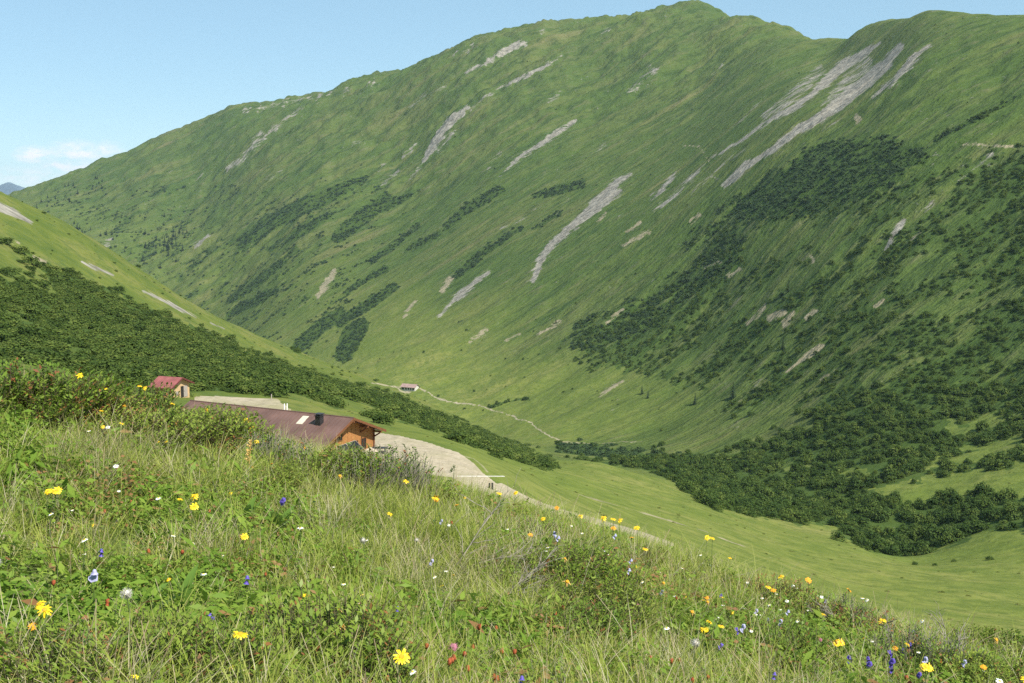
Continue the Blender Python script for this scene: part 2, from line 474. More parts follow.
# ------------------------------------------------------------------ terrain mesh
ths = np.concatenate([np.linspace(-180, -80, 12), np.linspace(-70, -31, 22), np.linspace(-29.5, 29.5, 900), np.linspace(31, 70, 22), np.linspace(80, 180, 12)]) * math.pi / 180
ds = np.concatenate([np.exp(np.linspace(math.log(.4), math.log(14), 150)), np.exp(np.linspace(math.log(14.8), math.log(115), 46)),
                     np.exp(np.linspace(math.log(117), math.log(700), 330)), np.exp(np.linspace(math.log(703), math.log(3500), 560)), np.exp(np.linspace(math.log(3600), math.log(5600), 12))])
TH, DD = np.meshgrid(ths, ds)
back = sstep(R(75), R(170), np.abs(TH))
Z = ground(TH, DD)
Zm = 0.5 * (ground(np.full(len(ds), 1.3), ds) + ground(np.full(len(ds), -1.3), ds))
near_b = 1 - sstep(3, 9, DD)
Z = Z * (1 - back * (1 - near_b)) + Zm[:, None] * back * (1 - near_b)
X = DD * np.sin(TH); Y = DD * np.cos(TH)
U, V, FW = proj(X, Y, Z)
front = (np.abs(TH) < R(40))

# masks ---------------------------------------------------------------
rock = np.zeros_like(Z); soil = np.zeros_like(Z); veg = np.zeros_like(Z); road = np.zeros_like(Z)
UW = U + 1.5 * fbm(X / 19, Y / 19, 301, 3) * sstep(200, 900, DD) + .9 * fbm(X / 7, Y / 7, 305, 2)
VW = V + 1.2 * fbm(X / 19, Y / 19, 311, 3) * sstep(200, 900, DD) + .9 * fbm(X / 7, Y / 7, 315, 2)
def line_mask(M, pts, w, dmin, dmax, soft=2.0, amp=1.0):
    pts = np.array(pts, float)
    w = np.array(w if hasattr(w, '__len__') else [w] * len(pts), float)
    pad = w.max() + soft + 2
    sel = front & (DD > dmin) & (DD < dmax) & (U > pts[:, 0].min() - pad) & (U < pts[:, 0].max() + pad) & (V > pts[:, 1].min() - pad) & (V < pts[:, 1].max() + pad)
    ii = np.nonzero(sel)
    if len(ii[0]) == 0: return
    u = UW[ii]; v = VW[ii]
    best = np.full(len(u), -1e9)
    for i in range(len(pts) - 1):
        a, b = pts[i], pts[i + 1]; ab = b - a; L2 = (ab ** 2).sum()
        t = np.clip(((u - a[0]) * ab[0] + (v - a[1]) * ab[1]) / L2, 0, 1)
        dist = np.hypot(u - a[0] - t * ab[0], v - a[1] - t * ab[1])
        best = np.maximum(best, (w[i] + (w[i + 1] - w[i]) * t) - dist)
    val = np.clip(.5 + best / (2 * soft), 0, 1) * amp
    M[ii] = np.maximum(M[ii], val)

def inside(u, v, poly):
    poly = np.array(poly, float); c = np.zeros(u.shape, bool)
    j = len(poly) - 1
    for i in range(len(poly)):
        xi, yi = poly[i]; xj, yj = poly[j]
        c ^= ((yi > v) != (yj > v)) & (u < (xj - xi) * (v - yi) / (yj - yi + 1e-12) + xi)
        j = i
    return c

def poly_mask(M, poly, dmin, dmax, amp=1.0, wrp=9.0):
    p = np.array(poly, float)
    sel = front & (DD > dmin) & (DD < dmax) & (U > p[:, 0].min()) & (U < p[:, 0].max()) & (V > p[:, 1].min()) & (V < p[:, 1].max())
    ii = np.nonzero(sel)
    kk = wrp
    k = inside(U[ii] + kk * (UW[ii] - U[ii]), V[ii] + .75 * kk * (VW[ii] - V[ii]), poly)
    sub = (ii[0][k], ii[1][k])
    M[sub] = np.maximum(M[sub], amp) if amp > 0 else 0

FA = 700, 3600
for pts, w, amp in [
    ([(524, 43), (510, 48), (488, 62), (458, 75)], [5, 5, 3, 1], .85), ([(561, 57), (530, 74), (500, 88)], [2, 3, 2], .8), ([(500, 88), (478, 102), (455, 124)], [2, 2.5, 1], .75),
    ([(468, 106), (456, 116), (441, 133), (424, 160)], [2, 4.5, 5.5, 3], 1.0), ([(455, 130), (438, 152)], [2, 1.5], .8), ([(416, 144), (402, 158)], [2.5, 1], .8),
    ([(576, 120), (558, 132), (541, 144), (521, 156), (499, 176)], [2.5, 4, 4, 3, 1], .85), ([(500, 152), (488, 168)], [3, 2.5], .65), ([(398, 170), (381, 186)], [2, 1], .8), ([(420, 168), (408, 180)], [2, 1], .8), ([(383, 164), (378, 170)], [2, 1.5], .8),
    ([(631, 174), (617, 182), (604, 196), (590, 210), (571, 227)], [1.5, 4, 6.5, 5.5, 4.5], 1.0), ([(620, 190), (604, 204), (573, 226)], [3, 3.5, 3.5], .95), ([(571, 227), (553, 243), (541, 258), (533, 281)], [4.5, 4.5, 4, 3.2], 1.0),
    ([(678, 169), (663, 188), (650, 199)], [1.5, 3.5, 1.5], .8), ([(704, 165), (688, 182), (670, 200), (654, 212)], [2, 4, 3.5, 1.5], .7),
    ([(489, 272), (474, 283), (462, 293), (448, 306), (437, 320)], [3, 4, 4.5, 2.5, 1.5], .8), ([(541, 205), (520, 220), (501, 229)], [2, 2, 1.2], .75), ([(568, 200), (556, 215)], [1.5, 2], .7),
    ([(880, 43), (862, 54), (845, 64), (828, 80), (812, 94), (793, 108), (766, 122)], [2, 5, 7, 6, 4, 4, 3], .9), ([(766, 122), (745, 138), (712, 158)], [2.6, 2, 1.2], .9),
    ([(900, 47), (884, 66), (868, 80), (848, 96), (830, 110), (812, 122), (796, 131)], [4, 7, 8, 8, 7, 6, 5], 1.0), ([(796, 131), (775, 148), (755, 160), (738, 173), (724, 186)], [4.5, 4, 4, 4.5, 3.5], 1.0),
    ([(866, 62), (848, 82), (826, 106)], [10, 10, 8], .62), ([(820, 70), (800, 90), (766, 116)], [8, 9, 7], .58),
    ([(930, 44), (912, 60), (896, 80), (872, 98)], [2, 5, 4, 2], .85), ([(872, 98), (850, 114), (822, 131)], [1.6, 1.2, 1], .7),
    ([(724, 186), (708, 172)], [2, 2], .7), ([(745, 150), (715, 170), (690, 196)], [3, 3, 2], .6), ([(766, 96), (745, 116), (718, 138)], [2, 2, 1], .6),
    ([(960, 35), (945, 48), (928, 72)], [1, 2, 2], .6),
    ([(904, 222), (895, 232), (886, 248)], [3.5, 3.5, 2], .85), ([(933, 202), (920, 212)], [2.5, 2], .75), ([(993, 153), (972, 170), (950, 189)], [3, 3.5, 2.5], .66),
    ([(240, 160), (226, 168)], [3, 2.5], .85), ([(282, 170), (268, 180)], [1.5, 1.2], .8), ([(205, 172), (190, 184)], [2, 2], .7), ([(172, 170), (162, 176)], [4, 2.5], .62), ([(200, 190), (180, 208)], [2, 1.5], .6),
    ([(300, 108), (270, 132), (250, 152)], [4, 4, 2], .6), ([(258, 108), (310, 97)], [4, 4], .58), ([(262, 134), (246, 156), (226, 172)], [6, 6, 3], .58),
    ([(110, 240), (98, 248), (88, 246)], [5, 6, 4], .62), ([(208, 236), (194, 247)], [2, 1.5], .9), ([(222, 278), (200, 296)], [2.2, 1.5], .6),
    ([(652, 70), (630, 92)], [7, 5], .56), ([(560, 92), (548, 104)], [2.5, 2], .7), ([(440, 36), (452, 33)], [2, 2], .6), ([(585, 32), (570, 36)], [3, 2], .7), ([(610, 30), (598, 33)], [3, 2], .6),
    ([(605, 144), (598, 149)], [5, 3], .62), ([(425, 95), (410, 108)], [4, 3], .6), ([(437, 91), (446, 84)], [3, 2], .6), ([(370, 132), (341, 155)], [3, 2], .62), ([(722, 65), (712, 74)], [4, 3], .62)]:
    line_mask(rock, pts, np.array(w) * .84, *FA, soft=3.0, amp=amp * (1.0 if amp >= .8 else .86))
for k in range(60):     # the rocky crest of the left part of the ridge
    u = 240 + k * 5.4; v = float(np.interp(u, [232, 300, 370, 430, 480, 540, 600], [108, 98, 80, 60, 40, 28, 20]))
    if random.random() < .22: line_mask(rock, [(u, v + 2), (u - 5, v + 5 + random.random() * 7)], [2.4, 1.2], 1500, 3300, amp=.62)
for pts, w in [([(334, 272), (318, 296)], [4, 4]), ([(451, 278), (442, 290)], [3, 3.5]), ([(621, 382), (611, 388), (600, 395)], [3, 2.5, 2]), ([(858, 118), (857, 121)], [4.5, 4]), ([(1013, 147), (985, 145), (956, 144)], [1.5, 1, 1]),
               ([(783, 312), (770, 318)], [4, 5]), ([(793, 314), (784, 324)], [3.5, 3]), ([(815, 311), (806, 318)], [3, 2]), ([(765, 307), (757, 316), (747, 324)], [2.5, 2.5, 1.5]), ([(821, 346), (806, 355), (786, 371)], [3.5, 3, 1.5]), ([(884, 300), (876, 306)], [3, 3]),
               ([(811, 258), (813, 262)], [2.5, 2]), ([(740, 268), (728, 276)], [2, 1.5]), ([(700, 216), (690, 222)], [2, 2]), ([(648, 232), (622, 246)], [2.5, 2]), ([(640, 222), (626, 232)], [2, 1.2]), ([(606, 213), (598, 221)], [2.4, 2]), ([(520, 333), (506, 340)], [2, 1.6]),
               ([(486, 330), (470, 342)], [2.4, 2.4]), ([(720, 262), (703, 268)], [1.6, 1.2]), ([(415, 300), (404, 316)], [2, 2]), ([(920, 232), (905, 246)], [1.6, 1.2]), ([(838, 369), (820, 380)], [2, 1.4]), ([(622, 310), (608, 322)], [2, 2]), ([(560, 322), (538, 334)], [2, 2])]:
    line_mask(soil, pts, np.array(w) * .85, 420, 2600, soft=2.4, amp=.86)
# thin farm tracks on the far side
for pts, w, a in [([(372, 383), (384, 385), (398, 387), (421, 389), (428, 393), (436, 398), (448, 401), (461, 403)], .9, 1.), ([(461, 403), (480, 405), (485, 408), (497, 411), (514, 417), (532, 423)], 1.0, .9), ([(532, 423), (536, 428), (545, 433), (552, 437), (563, 442), (580, 443)], 1.1, .95), ([(580, 443), (601, 443), (622, 442), (645, 441)], .9, .75),
                  ([(441, 348), (428, 366), (422, 376)], .9, .55), ([(526, 362), (512, 372), (504, 382)], .9, .5), ([(577, 469), (581, 473), (586, 477)], 1.2, .9), ([(398, 387), (400, 391), (410, 393)], 1.5, .8)]:
    line_mask(road, pts, w * .62, 380, 1500, soft=1.2, amp=min(1, a * 1.02))
line_mask(veg, [(560, 54), (600, 54), (640, 51), (683, 51), (720, 51), (752, 52)], 1.0, 1500, 2600, soft=1.4, amp=.75)
line_mask(soil, [(683, 146), (700, 146), (709, 162)], .9, 900, 2000, soft=1.4, amp=.7)
# left hill scars
for pts, w in [([(-10, 203), (10, 211), (33, 223)], [6, 5.5, 1.5]), ([(82, 261), (96, 268), (114, 275)], [1.6, 2.4, 1.2]), ([(143, 291), (160, 299), (178, 308), (197, 318)], [1.5, 2.4, 2.6, 1.5]), ([(210, 322), (224, 329)], [1, 1.4])]:
    line_mask(rock, pts, np.array(w) * .85, 300, 680, soft=1.9, amp=.86)
line_mask(soil, [(33, 258), (45, 262)], 2.6, 260, 600, amp=.8)
line_mask(soil, [(0, 240), (20, 244)], 1.6, 260, 600, amp=.6)
# yard, track
YARD = (110, 200)
for poly in [[(196, 396), (215, 396), (278, 399), (291, 410), (291, 420), (240, 415), (190, 404)], [(240, 420), (300, 412), (375, 432), (400, 436), (432, 444), (458, 452), (474, 464), (488, 477), (500, 487), (514, 496), (508, 502), (488, 496), (468, 486), (452, 477.5), (425, 475), (405, 480), (388, 500), (320, 480), (250, 460)]]:
    poly_mask(road, poly, *YARD, wrp=1.2)
line_mask(road, [(500, 489), (530, 502), (560, 512), (600, 523), (640, 534), (672, 545)], [6, 4, 3.2, 3, 3, 2.4], 110, 165, soft=2)
line_mask(road, [(452, 452), (474, 459), (488, 472)], [1.5, 1.5, 1.5], 110, 200, soft=1.5, amp=.55)
for pts in [[(410, 456), (440, 462), (462, 470)], [(420, 449), (446, 458), (470, 474)], [(395, 447), (430, 455)]]:
    line_mask(road, pts, 0.0, 1e9, 1e9)
line_mask(road, [(800, 574), (840, 583), (880, 590), (1024, 592)], .5, 180, 300, soft=1.5, amp=.42)
line_mask(soil, [(560, 490), (640, 512), (700, 530), (760, 552), (800, 574)], .8, 150, 300, soft=1.5, amp=.6)

# shrub cover ----------------------------------------------------------
LH = (150, 690)
HILL_SHRUB = [(-60, 225), (0, 243), (60, 268), (110, 290), (150, 312), (200, 330), (250, 350), (300, 368), (350, 386), (390, 398), (430, 412), (470, 429), (510, 447), (556, 468), (548, 471), (510, 459), (470, 444), (440, 431), (420, 424), (395, 420), (350, 408), (320, 402), (290, 395), (210, 392), (100, 386), (0, 376), (-60, 360)]
poly_mask(veg, HILL_SHRUB, *LH)
for poly, a in [([(0, 243), (40, 262), (60, 300), (20, 285), (-40, 270)], .35), ([(0, 362), (55, 366), (90, 378), (50, 390), (0, 388)], .3), ([(0, 300), (30, 302), (40, 320), (0, 322)], .55), ([(215, 320), (260, 344), (330, 372), (320, 378), (240, 352)], .4), ([(310, 392), (345, 398), (395, 414), (400, 421), (345, 408)], .15), ([(60, 345), (95, 350), (80, 362), (50, 358)], .6)]:
    p = np.array(poly); sel = front & (DD > LH[0]) & (DD < LH[1]) & (U > p[:, 0].min()) & (U < p[:, 0].max()) & (V > p[:, 1].min()) & (V < p[:, 1].max())
    ii = np.nonzero(sel); k = inside(U[ii] + 4 * (UW[ii] - U[ii]), V[ii] + 3 * (VW[ii] - V[ii]), poly); veg[ii[0][k], ii[1][k]] = np.minimum(veg[ii[0][k], ii[1][k]], a)
vegL = veg.copy()
vf = np.zeros_like(Z)
PINE = [(806, 152), (843, 136), (890, 139), (936, 146), (916, 167), (896, 187), (856, 198), (823, 213), (766, 221), (717, 218), (733, 200), (780, 170)]
poly_mask(vf, PINE, 600, 1700, 1.0)
RIGHT = [(700, 226), (790, 221), (850, 205), (900, 190), (960, 160), (1100, 120), (1100, 460), (1024, 450), (900, 470), (800, 445), (700, 452), (640, 452), (690, 432), (720, 412), (700, 390), (640, 372), (580, 366), (572, 345), (580, 325), (640, 300), (690, 268)]
poly_mask(vf, RIGHT, 380, 1500, .56)
poly_mask(vf, [(575, 345), (600, 322), (640, 300), (690, 270), (740, 240), (800, 222), (850, 210), (790, 242), (760, 262), (740, 290), (700, 322), (660, 345), (640, 362), (600, 366), (580, 364)], 500, 1500, .62)
poly_mask(vf, [(900, 330), (1024, 285), (1100, 270), (1100, 450), (1024, 440), (900, 450), (840, 430), (860, 390)], 300, 1200, .68)
poly_mask(vf, [(960, 180), (1100, 130), (1100, 290), (1024, 280), (940, 290), (930, 220)], 300, 1300, .64)
THICK = [(556, 446), (600, 446), (640, 452), (683, 456), (743, 441), (783, 428), (816, 410), (850, 400), (930, 388), (1100, 370), (1100, 530), (1024, 531), (970, 531), (972, 540), (940, 548), (896, 558), (865, 548), (838, 538), (836, 527), (800, 523), (760, 516), (716, 509), (684, 490), (672, 474), (640, 466), (600, 460), (560, 452)]
poly_mask(vf, THICK, 330, 800, 1.0)
for poly, a in [([(862, 490), (900, 484), (960, 472), (1100, 455), (1100, 494), (1024, 496), (960, 500), (912, 504), (890, 497)], 0.0), ([(923, 463), (960, 452), (1020, 436), (1100, 426), (1100, 440), (1024, 449), (960, 466), (915, 470)], .0),
                ([(775, 466), (800, 462), (815, 466), (790, 472)], .1), ([(835, 470), (865, 468), (870, 478), (840, 482)], .1), ([(940, 430), (1000, 410), (1024, 412), (960, 440)], .35),
                ([(820, 420), (780, 436), (730, 452), (700, 458), (640, 446), (700, 420), (760, 400)], .06), ([(640, 395), (720, 378), (770, 372), (740, 400), (680, 420), (630, 430)], .1), ([(700, 320), (760, 285), (830, 240), (860, 232), (850, 262), (790, 290), (740, 318)], .22),
                ([(742, 233), (800, 224), (862, 211), (872, 224), (820, 246), (770, 264), (738, 264)], .06),
                ([(900, 262), (950, 250), (960, 262), (900, 285)], .1), ([(930, 310), (1024, 285), (1024, 295), (960, 320), (930, 325)], .12), ([(860, 380), (920, 350), (930, 358), (880, 392)], .1), ([(900, 215), (940, 195), (950, 205), (900, 235)], .15)]:
    p = np.array(poly); sel = front & (DD > 300) & (DD < 1500) & (U > p[:, 0].min()) & (U < p[:, 0].max()) & (V > p[:, 1].min()) & (V < p[:, 1].max())
    ii = np.nonzero(sel); k = inside(U[ii] + 13 * (UW[ii] - U[ii]), V[ii] + 9 * (VW[ii] - V[ii]), poly); vf[ii[0][k], ii[1][k]] = np.minimum(vf[ii[0][k], ii[1][k]], a)
for pts, w, a in [([(1020, 96), (985, 115), (950, 132), (935, 140)], [2.5, 3, 3, 3], .9), ([(500, 190), (470, 207), (447, 226)], [5, 6, 4], .9), ([(582, 184), (560, 190), (535, 196)], [5, 6, 3], .9), ([(410, 194), (395, 202), (380, 211)], [3, 4, 3], .85), ([(386, 198), (364, 216), (338, 236)], [6, 9, 7], .9),
                  ([(440, 234), (420, 243), (404, 251)], [3, 4, 2], .8), ([(521, 228), (490, 248), (462, 270), (452, 278)], [3, 4, 5, 3], .8), ([(562, 212), (545, 222), (531, 231)], [3, 4, 2], .8), ([(418, 226), (395, 245), (372, 262)], [3, 4, 3], .8),
                  ([(394, 287), (370, 303), (340, 322)], [5, 6, 6], .85), ([(386, 269), (366, 280), (346, 292)], [4, 4, 3], .8), ([(360, 326), (350, 340), (344, 355)], [9, 11, 9], .95), ([(340, 314), (322, 326), (298, 346)], [6, 8, 7], .9), ([(283, 262), (258, 280), (232, 300)], [5, 5, 5], .85), ([(277, 290), (252, 303), (227, 314)], [4, 5, 4], .85),
                  ([(365, 178), (330, 194), (300, 208), (262, 228), (244, 246)], [4, 8, 9, 9, 6], .85), ([(330, 214), (300, 232), (270, 250)], [5, 6, 4], .7), ([(240, 238), (210, 252), (190, 268)], [4, 5, 4], .6), ([(190, 222), (160, 245), (140, 262)], [5, 10, 8], .5), ([(880, 62), (868, 74)], [3, 3], .6), ([(600, 330), (560, 350), (540, 352)], [2, 2, 1], .5),
                  ([(458, 320), (470, 332)], [3, 3], .4), ([(645, 296), (618, 306), (590, 318)], [3, 3, 3], .5), ([(490, 408), (520, 398), (530, 400)], [1.6, 1.8, 1], .8), ([(505, 415), (480, 422)], [1, 1.4], .4), ([(560, 446), (590, 448), (640, 462), (668, 474)], [4, 5, 6, 6], .95), ([(375, 382), (398, 366)], [1.5, 1.2], .6), ([(720, 418), (760, 396), (800, 388)], [2, 2, 2], .4)]:
    line_mask(vf, pts, w, 500, 3300, soft=2.5, amp=a)
base_ = front & (DD > 900) & (DD < 3000) & (U < 600) & (V > 185) & (V < 380) & (V < 380 - .1 * (U - 100))
vf = np.where(base_ & (rock < .2), np.maximum(vf, .40 * sstep(620, 330, U + .6 * (V - 200))), vf)
noise_v = .5 + .5 * fbm(X / 55, Y / 55, 77, 4)
noise_s = .5 + .5 * fbm((-.35 * X + .94 * Y) / 26, (.94 * X + .35 * Y) / 85, 78, 3)
nv = .5 * noise_v + .5 * noise_s
noise_f = .5 + .62 * fbm((-.35 * X + .94 * Y) / 11, (.94 * X + .35 * Y) / 22, 79, 3)
nv = .30 * noise_v + .32 * noise_s + .38 * noise_f
veg_far = np.clip((vf * 1.12 - nv) * 3.6 + .12, 0, 1) * (vf > .02)
veg = np.maximum(vegL, np.maximum(veg_far, np.clip(vf * 1.15 - .35 * nv, 0, .50) * (vf > .3)))
veg *= (road < .4)

me = mesh_np('ground', np.stack([X, Y, Z], -1).reshape(-1, 3), np.zeros((0, 4), np.int32)) if False else None
nr, nc = Z.shape
idx = np.arange(nr * nc).reshape(nr, nc)
q = np.stack([idx[:-1, :-1], idx[:-1, 1:], idx[1:, 1:], idx[1:, :-1]], -1).reshape(-1, 4)
me = mesh_np('ground', np.stack([X, Y, Z], -1).reshape(-1, 3), q[:, ::-1], [terrain_material()], smooth=True)
a = me.attributes.new('mask', 'FLOAT_COLOR', 'POINT')
a.data.foreach_set('color', np.stack([rock, soil, veg, road], -1).astype(np.float32).ravel())
farz = sstep(440, 640, DD) * np.maximum(.75 * sstep(1150, 1700, DD), sstep(-195, -95, Z + 26 * fbm(X / 150, Y / 150, 401, 3) + .10 * (X + 100)))
onhill = ((DD > 100) & (DD < 700) & (X < -0.0 * Y + 20) & (farz < .99)).astype(float) * sstep(30, -20, X - (-20 + .06 * (Y - 200)))
nearz = 1 - sstep(22, 70, DD)
farz = farz * (1 - onhill)
a = me.attributes.new('zone', 'FLOAT_COLOR', 'POINT')
a.data.foreach_set('color', np.stack([farz, onhill, nearz, np.ones_like(Z)], -1).astype(np.float32).ravel())
tag(link('ground', me), kind='structure')

# distant range beyond the ridge on the left ---------------------------------
def distant():
    th0, th1 = R(-48), R(-15)
    tt = np.linspace(th0, th1, 260); dd = np.linspace(12900, 14700, 40)
    T, D = np.meshgrid(tt, dd)
    x = D * np.sin(T); y = D * np.cos(T)
    prof = 55 + 72 * np.exp(-((T - R(-24.4)) / R(.5)) ** 2) + 62 * np.exp(-((T - R(-25.6)) / R(.55)) ** 2) + 45 * fbm(T * 46, T * 0, 91, 4) + 120 * np.exp(-((T - R(-34)) / R(4)) ** 2)
    w = np.exp(-((D - 13900) / 600) ** 2)
    z = -420 + w * (prof + 420) + w * 55 * fbm(x / 420, y / 420, 95, 4) - 30
    i = np.arange(z.size).reshape(z.shape)
    f = np.stack([i[:-1, :-1], i[1:, :-1], i[1:, 1:], i[:-1, 1:]], -1).reshape(-1, 4)
    m = plain('distant_rock', (.07, .09, .11), .95, .1, .4, .004, coord='Object')  # blue of the hazy air is mixed into the rock colour
    tag(link('distant_mountain', mesh_np('distant_mountain', np.stack([x, y, z], -1).reshape(-1, 3), f, [m], smooth=True)), kind='structure')
distant()
#PART2
# ------------------------------------------------------------------ plants: meshes
def rand_dirs(n):
    v = rng.normal(size=(n, 3)); return v / np.linalg.norm(v, axis=1, keepdims=True)

def leaf_quads(cent, nrm, size, aspect=.5, along=None):
    """diamond shaped leaves: centres, facing normals, length"""
    n = len(cent)
    if along is None: along = rand_dirs(n)
    along = along - nrm * (along * nrm).sum(1, keepdims=True)
    along /= np.linalg.norm(along, axis=1, keepdims=True) + 1e-9
    side = np.cross(nrm, along)
    s = size[:, None]
    a = cent - along * s * .5; b = cent + side * s * aspect * .5 + nrm * s * .06; c = cent + along * s * .5; d = cent - side * s * aspect * .5 + nrm * s * .06
    v = np.stack([a, b, c, d], 1).reshape(-1, 3)
    return v, np.arange(n * 4).reshape(n, 4)

def bush_mesh(name, m, lobes, per, leaf, flat=.75, skirt=.35):
    """rounded shrub, unit radius: clumps of leaves round many twig ends"""
    C = []; Nn = []; S = []; Tn = []
    for i in range(lobes):
        a = random.random() * 2 * math.pi; r = math.sqrt(random.random()) * .72
        h = flat * math.sqrt(max(0, 1 - r * r)) * (.45 + .5 * random.random())
        c = np.array([r * math.cos(a), r * math.sin(a), h]); rad = .20 + .20 * random.random()
        d = rand_dirs(per); d[:, 2] = d[:, 2] * .8 + .15
        k = rad * (.55 + .5 * rng.random(per))
        C.append(c + d * k[:, None]); nn = d + np.array([0, 0, .6]) + .6 * rand_dirs(per)
        Nn.append(nn / np.linalg.norm(nn, axis=1, keepdims=True)); S.append(leaf * (.6 + .8 * rng.random(per))); Tn.append(np.clip(.5 + .28 * rng.normal() + .25 * rng.normal(size=per), 0, 1))
    k = int(lobes * per * skirt)
    a = rng.random(k) * 2 * math.pi; r = .55 + .4 * rng.random(k)
    C.append(np.stack([r * np.cos(a), r * np.sin(a), -.15 + .5 * rng.random(k)], 1)); nn = np.stack([np.cos(a), np.sin(a), .6 + 0 * a], 1) + .5 * rand_dirs(k)
    Nn.append(nn / np.linalg.norm(nn, axis=1, keepdims=True)); S.append(leaf * (.6 + .8 * rng.random(k))); Tn.append(rng.random(k) * .6)
    v, f = leaf_quads(np.concatenate(C), np.concatenate(Nn), np.concatenate(S), .8)
    return mesh_np(name, v, f, [m], tone=np.concatenate(Tn))

M_alder = leaf_mat('alder_leaf', [(.034, .062, .012), (.080, .122, .022), (.150, .190, .040)], .6, .3, .08)
M_pine = leaf_mat('dwarf_pine', [(.024, .050, .019), (.044, .078, .026), (.072, .110, .034)], .7, .15, .15)
M_bright = leaf_mat('valley_shrub', [(.030, .060, .012), (.066, .110, .021), (.135, .178, .036)], .6, .28, .08)
alders = [bush_mesh('alder_shrub_%d' % i, M_alder, 16, 34, .17) for i in range(4)]
valley_b = [bush_mesh('green_shrub_%d' % i, M_bright, 18, 36, .15, .95) for i in range(4)]
pines = [bush_mesh('pine_shrub_%d' % i, M_pine, 11, 20, .26, .7) for i in range(3)]

area = (DD ** 2) * np.gradient(ths)[None, :] * np.gradient(np.log(ds))[:, None]
inframe = (U > -60) & (U < 1084) & (V > -20) & front
def pick(prob_density):
    """random terrain vertices, expected count = sum(density * area)"""
    lam = np.where(inframe, prob_density * area, 0)
    k = rng.poisson(np.clip(lam, 0, 8))
    ii = np.nonzero(k)
    rep = k[ii]
    r_, c_ = np.repeat(ii[0], rep), np.repeat(ii[1], rep)
    dth = (ths[np.minimum(c_ + 1, len(ths) - 1)] - ths[c_]) * (rng.random(len(c_)) - .5)
    dd_ = (ds[np.minimum(r_ + 1, len(ds) - 1)] - ds[r_]) * (rng.random(len(r_)) - .5)
    th = ths[c_] + dth; d = ds[r_] + dd_
    return np.stack([d * np.sin(th), d * np.cos(th), Z[r_, c_]], 1), r_, c_

def thin(p, r):
    """drop plants that stand closer than r[i] to an earlier one"""
    grid = {}; keep = []
    cs = float(np.max(r)) if len(r) else 1
    for i in range(len(p)):
        gx, gy = int(p[i, 0] // cs), int(p[i, 1] // cs); ok = True
        for a in (-1, 0, 1):
            for b_ in (-1, 0, 1):
                for j in grid.get((gx + a, gy + b_), ()):
                    if (p[i, 0] - p[j, 0]) ** 2 + (p[i, 1] - p[j, 1]) ** 2 < (min(r[i], r[j])) ** 2: ok = False; break
                if not ok: break
            if not ok: break
        if ok: grid.setdefault((gx, gy), []).append(i); keep.append(i)
    return np.array(keep, int)

def visible(p, h):
    """is the top of a plant of height h at p in sight of the camera?"""
    th = np.arctan2(p[:, 0], p[:, 1]); d = np.hypot(p[:, 0], p[:, 1]); t = (p[:, 2] + h) / d
    col = np.clip(np.searchsorted(ths, th), 0, len(ths) - 1)
    tmax = np.maximum.accumulate(Z / DD, axis=0)
    row = np.clip(np.searchsorted(ds, d) - 2, 0, len(ds) - 1)
    return t > tmax[row, col]

BUSH = []          # every shrub of the middle distance: position, radius, height factor, kind
def grow(dens, kind, rmin, rmax, nth, sel=None):
    p, r_, c_ = pick(dens)
    rad = rmin + (rmax - rmin) * rng.random(len(p)) ** 1.6
    k = thin(p, rad * nth); p, rad = p[k], rad[k]
    v = visible(p, rad * 1.2)
    for q, r0 in zip(p[v], rad[v]): BUSH.append((q, r0, kind))
clear = (road < .25) & (soil < .30) & (rock < .38)
hillmask = (DD > 150) & (DD < 690) & (vegL > .05)
patchy = .12 + .88 * sstep(-.22, .30, fbm(X / 17, Y / 17, 131, 4) + (vegL - .75) * 1.2)
grow(np.where(hillmask & clear, vegL * patchy * .26, 0), 'alder', .7, 3.4, .85)
thick = (DD > 330) & (DD < 640) & (vf > .72)
grow(np.where(thick & clear, np.clip(veg_far, 0, 1) * .17 * (.10 + .9 * sstep(-.34, .10, fbm(X / 15, Y / 15, 141, 3))), 0), 'valley', .8, 3.8, .88)
p2d = (DD >= 480) & (DD < 1350) & (vf > .02) & ~((DD < 640) & (vf > .72)) & (vf < .95)
grow(np.where(p2d & clear, veg_far ** 1.2 * .085, 0), 'valley', .6, 2.6, .8)
p3d = (DD >= 640) & (vf >= .78) | (DD >= 1000) & (vf > .3)
grow(np.where(p3d & clear, veg_far * .062, 0), 'pine', 1.2, 3.2, .9)
# loose single bushes on pasture and slope
lone = np.where((DD > 480) & (DD < 1500) & clear & (rock < .3) & (vf < .05) & (onhill < .5), .0011 * sstep(.42, .66, nv), 0)
grow(lone, 'valley', .6, 1.7, 1.0)
grow(np.where((DD >= 1300) & (DD < 2700) & (rock < .3) & (vf < .05) & (V > 60), .00075 * sstep(.45, .66, nv), 0), 'pine', .8, 2.0, 1.0)
grow(np.where((onhill > .5) & clear & (vegL < .05) & (DD > 230), .0028, 0), 'alder', .5, 1.2, 1.0)
for (u, v, r0) in [(385, 421, 1.9), (382, 424, 2.3), (377, 419, 2.0), (371, 417, 2.2), (880, 520, 4.2), (905, 535, 3.4), (868, 540, 3.2), (930, 525, 3.2), (892, 505, 3.0), (950, 535, 2.6), (988, 515, 2.6), (1012, 512, 3), (915, 550, 2.4), (858, 515, 2.8), (770, 503, 2.2), (552, 466, 1.3), (601, 461, 1.8), (990, 560, 1.2), (915, 565, .9), (935, 566, .8), (954, 562, .9), (745, 498, 2.0)]:
    q = hit(u, v, 0, 120)
    if q: BUSH.append((np.array(q), r0, 'valley' if u > 500 else 'alder'))
bp = np.array([b[0] for b in BUSH]); br = np.array([b[1] for b in BUSH]); bk = np.array([b[2] for b in BUSH])
bu, bv, _ = proj(bp[:, 0], bp[:, 1], bp[:, 2] + br)
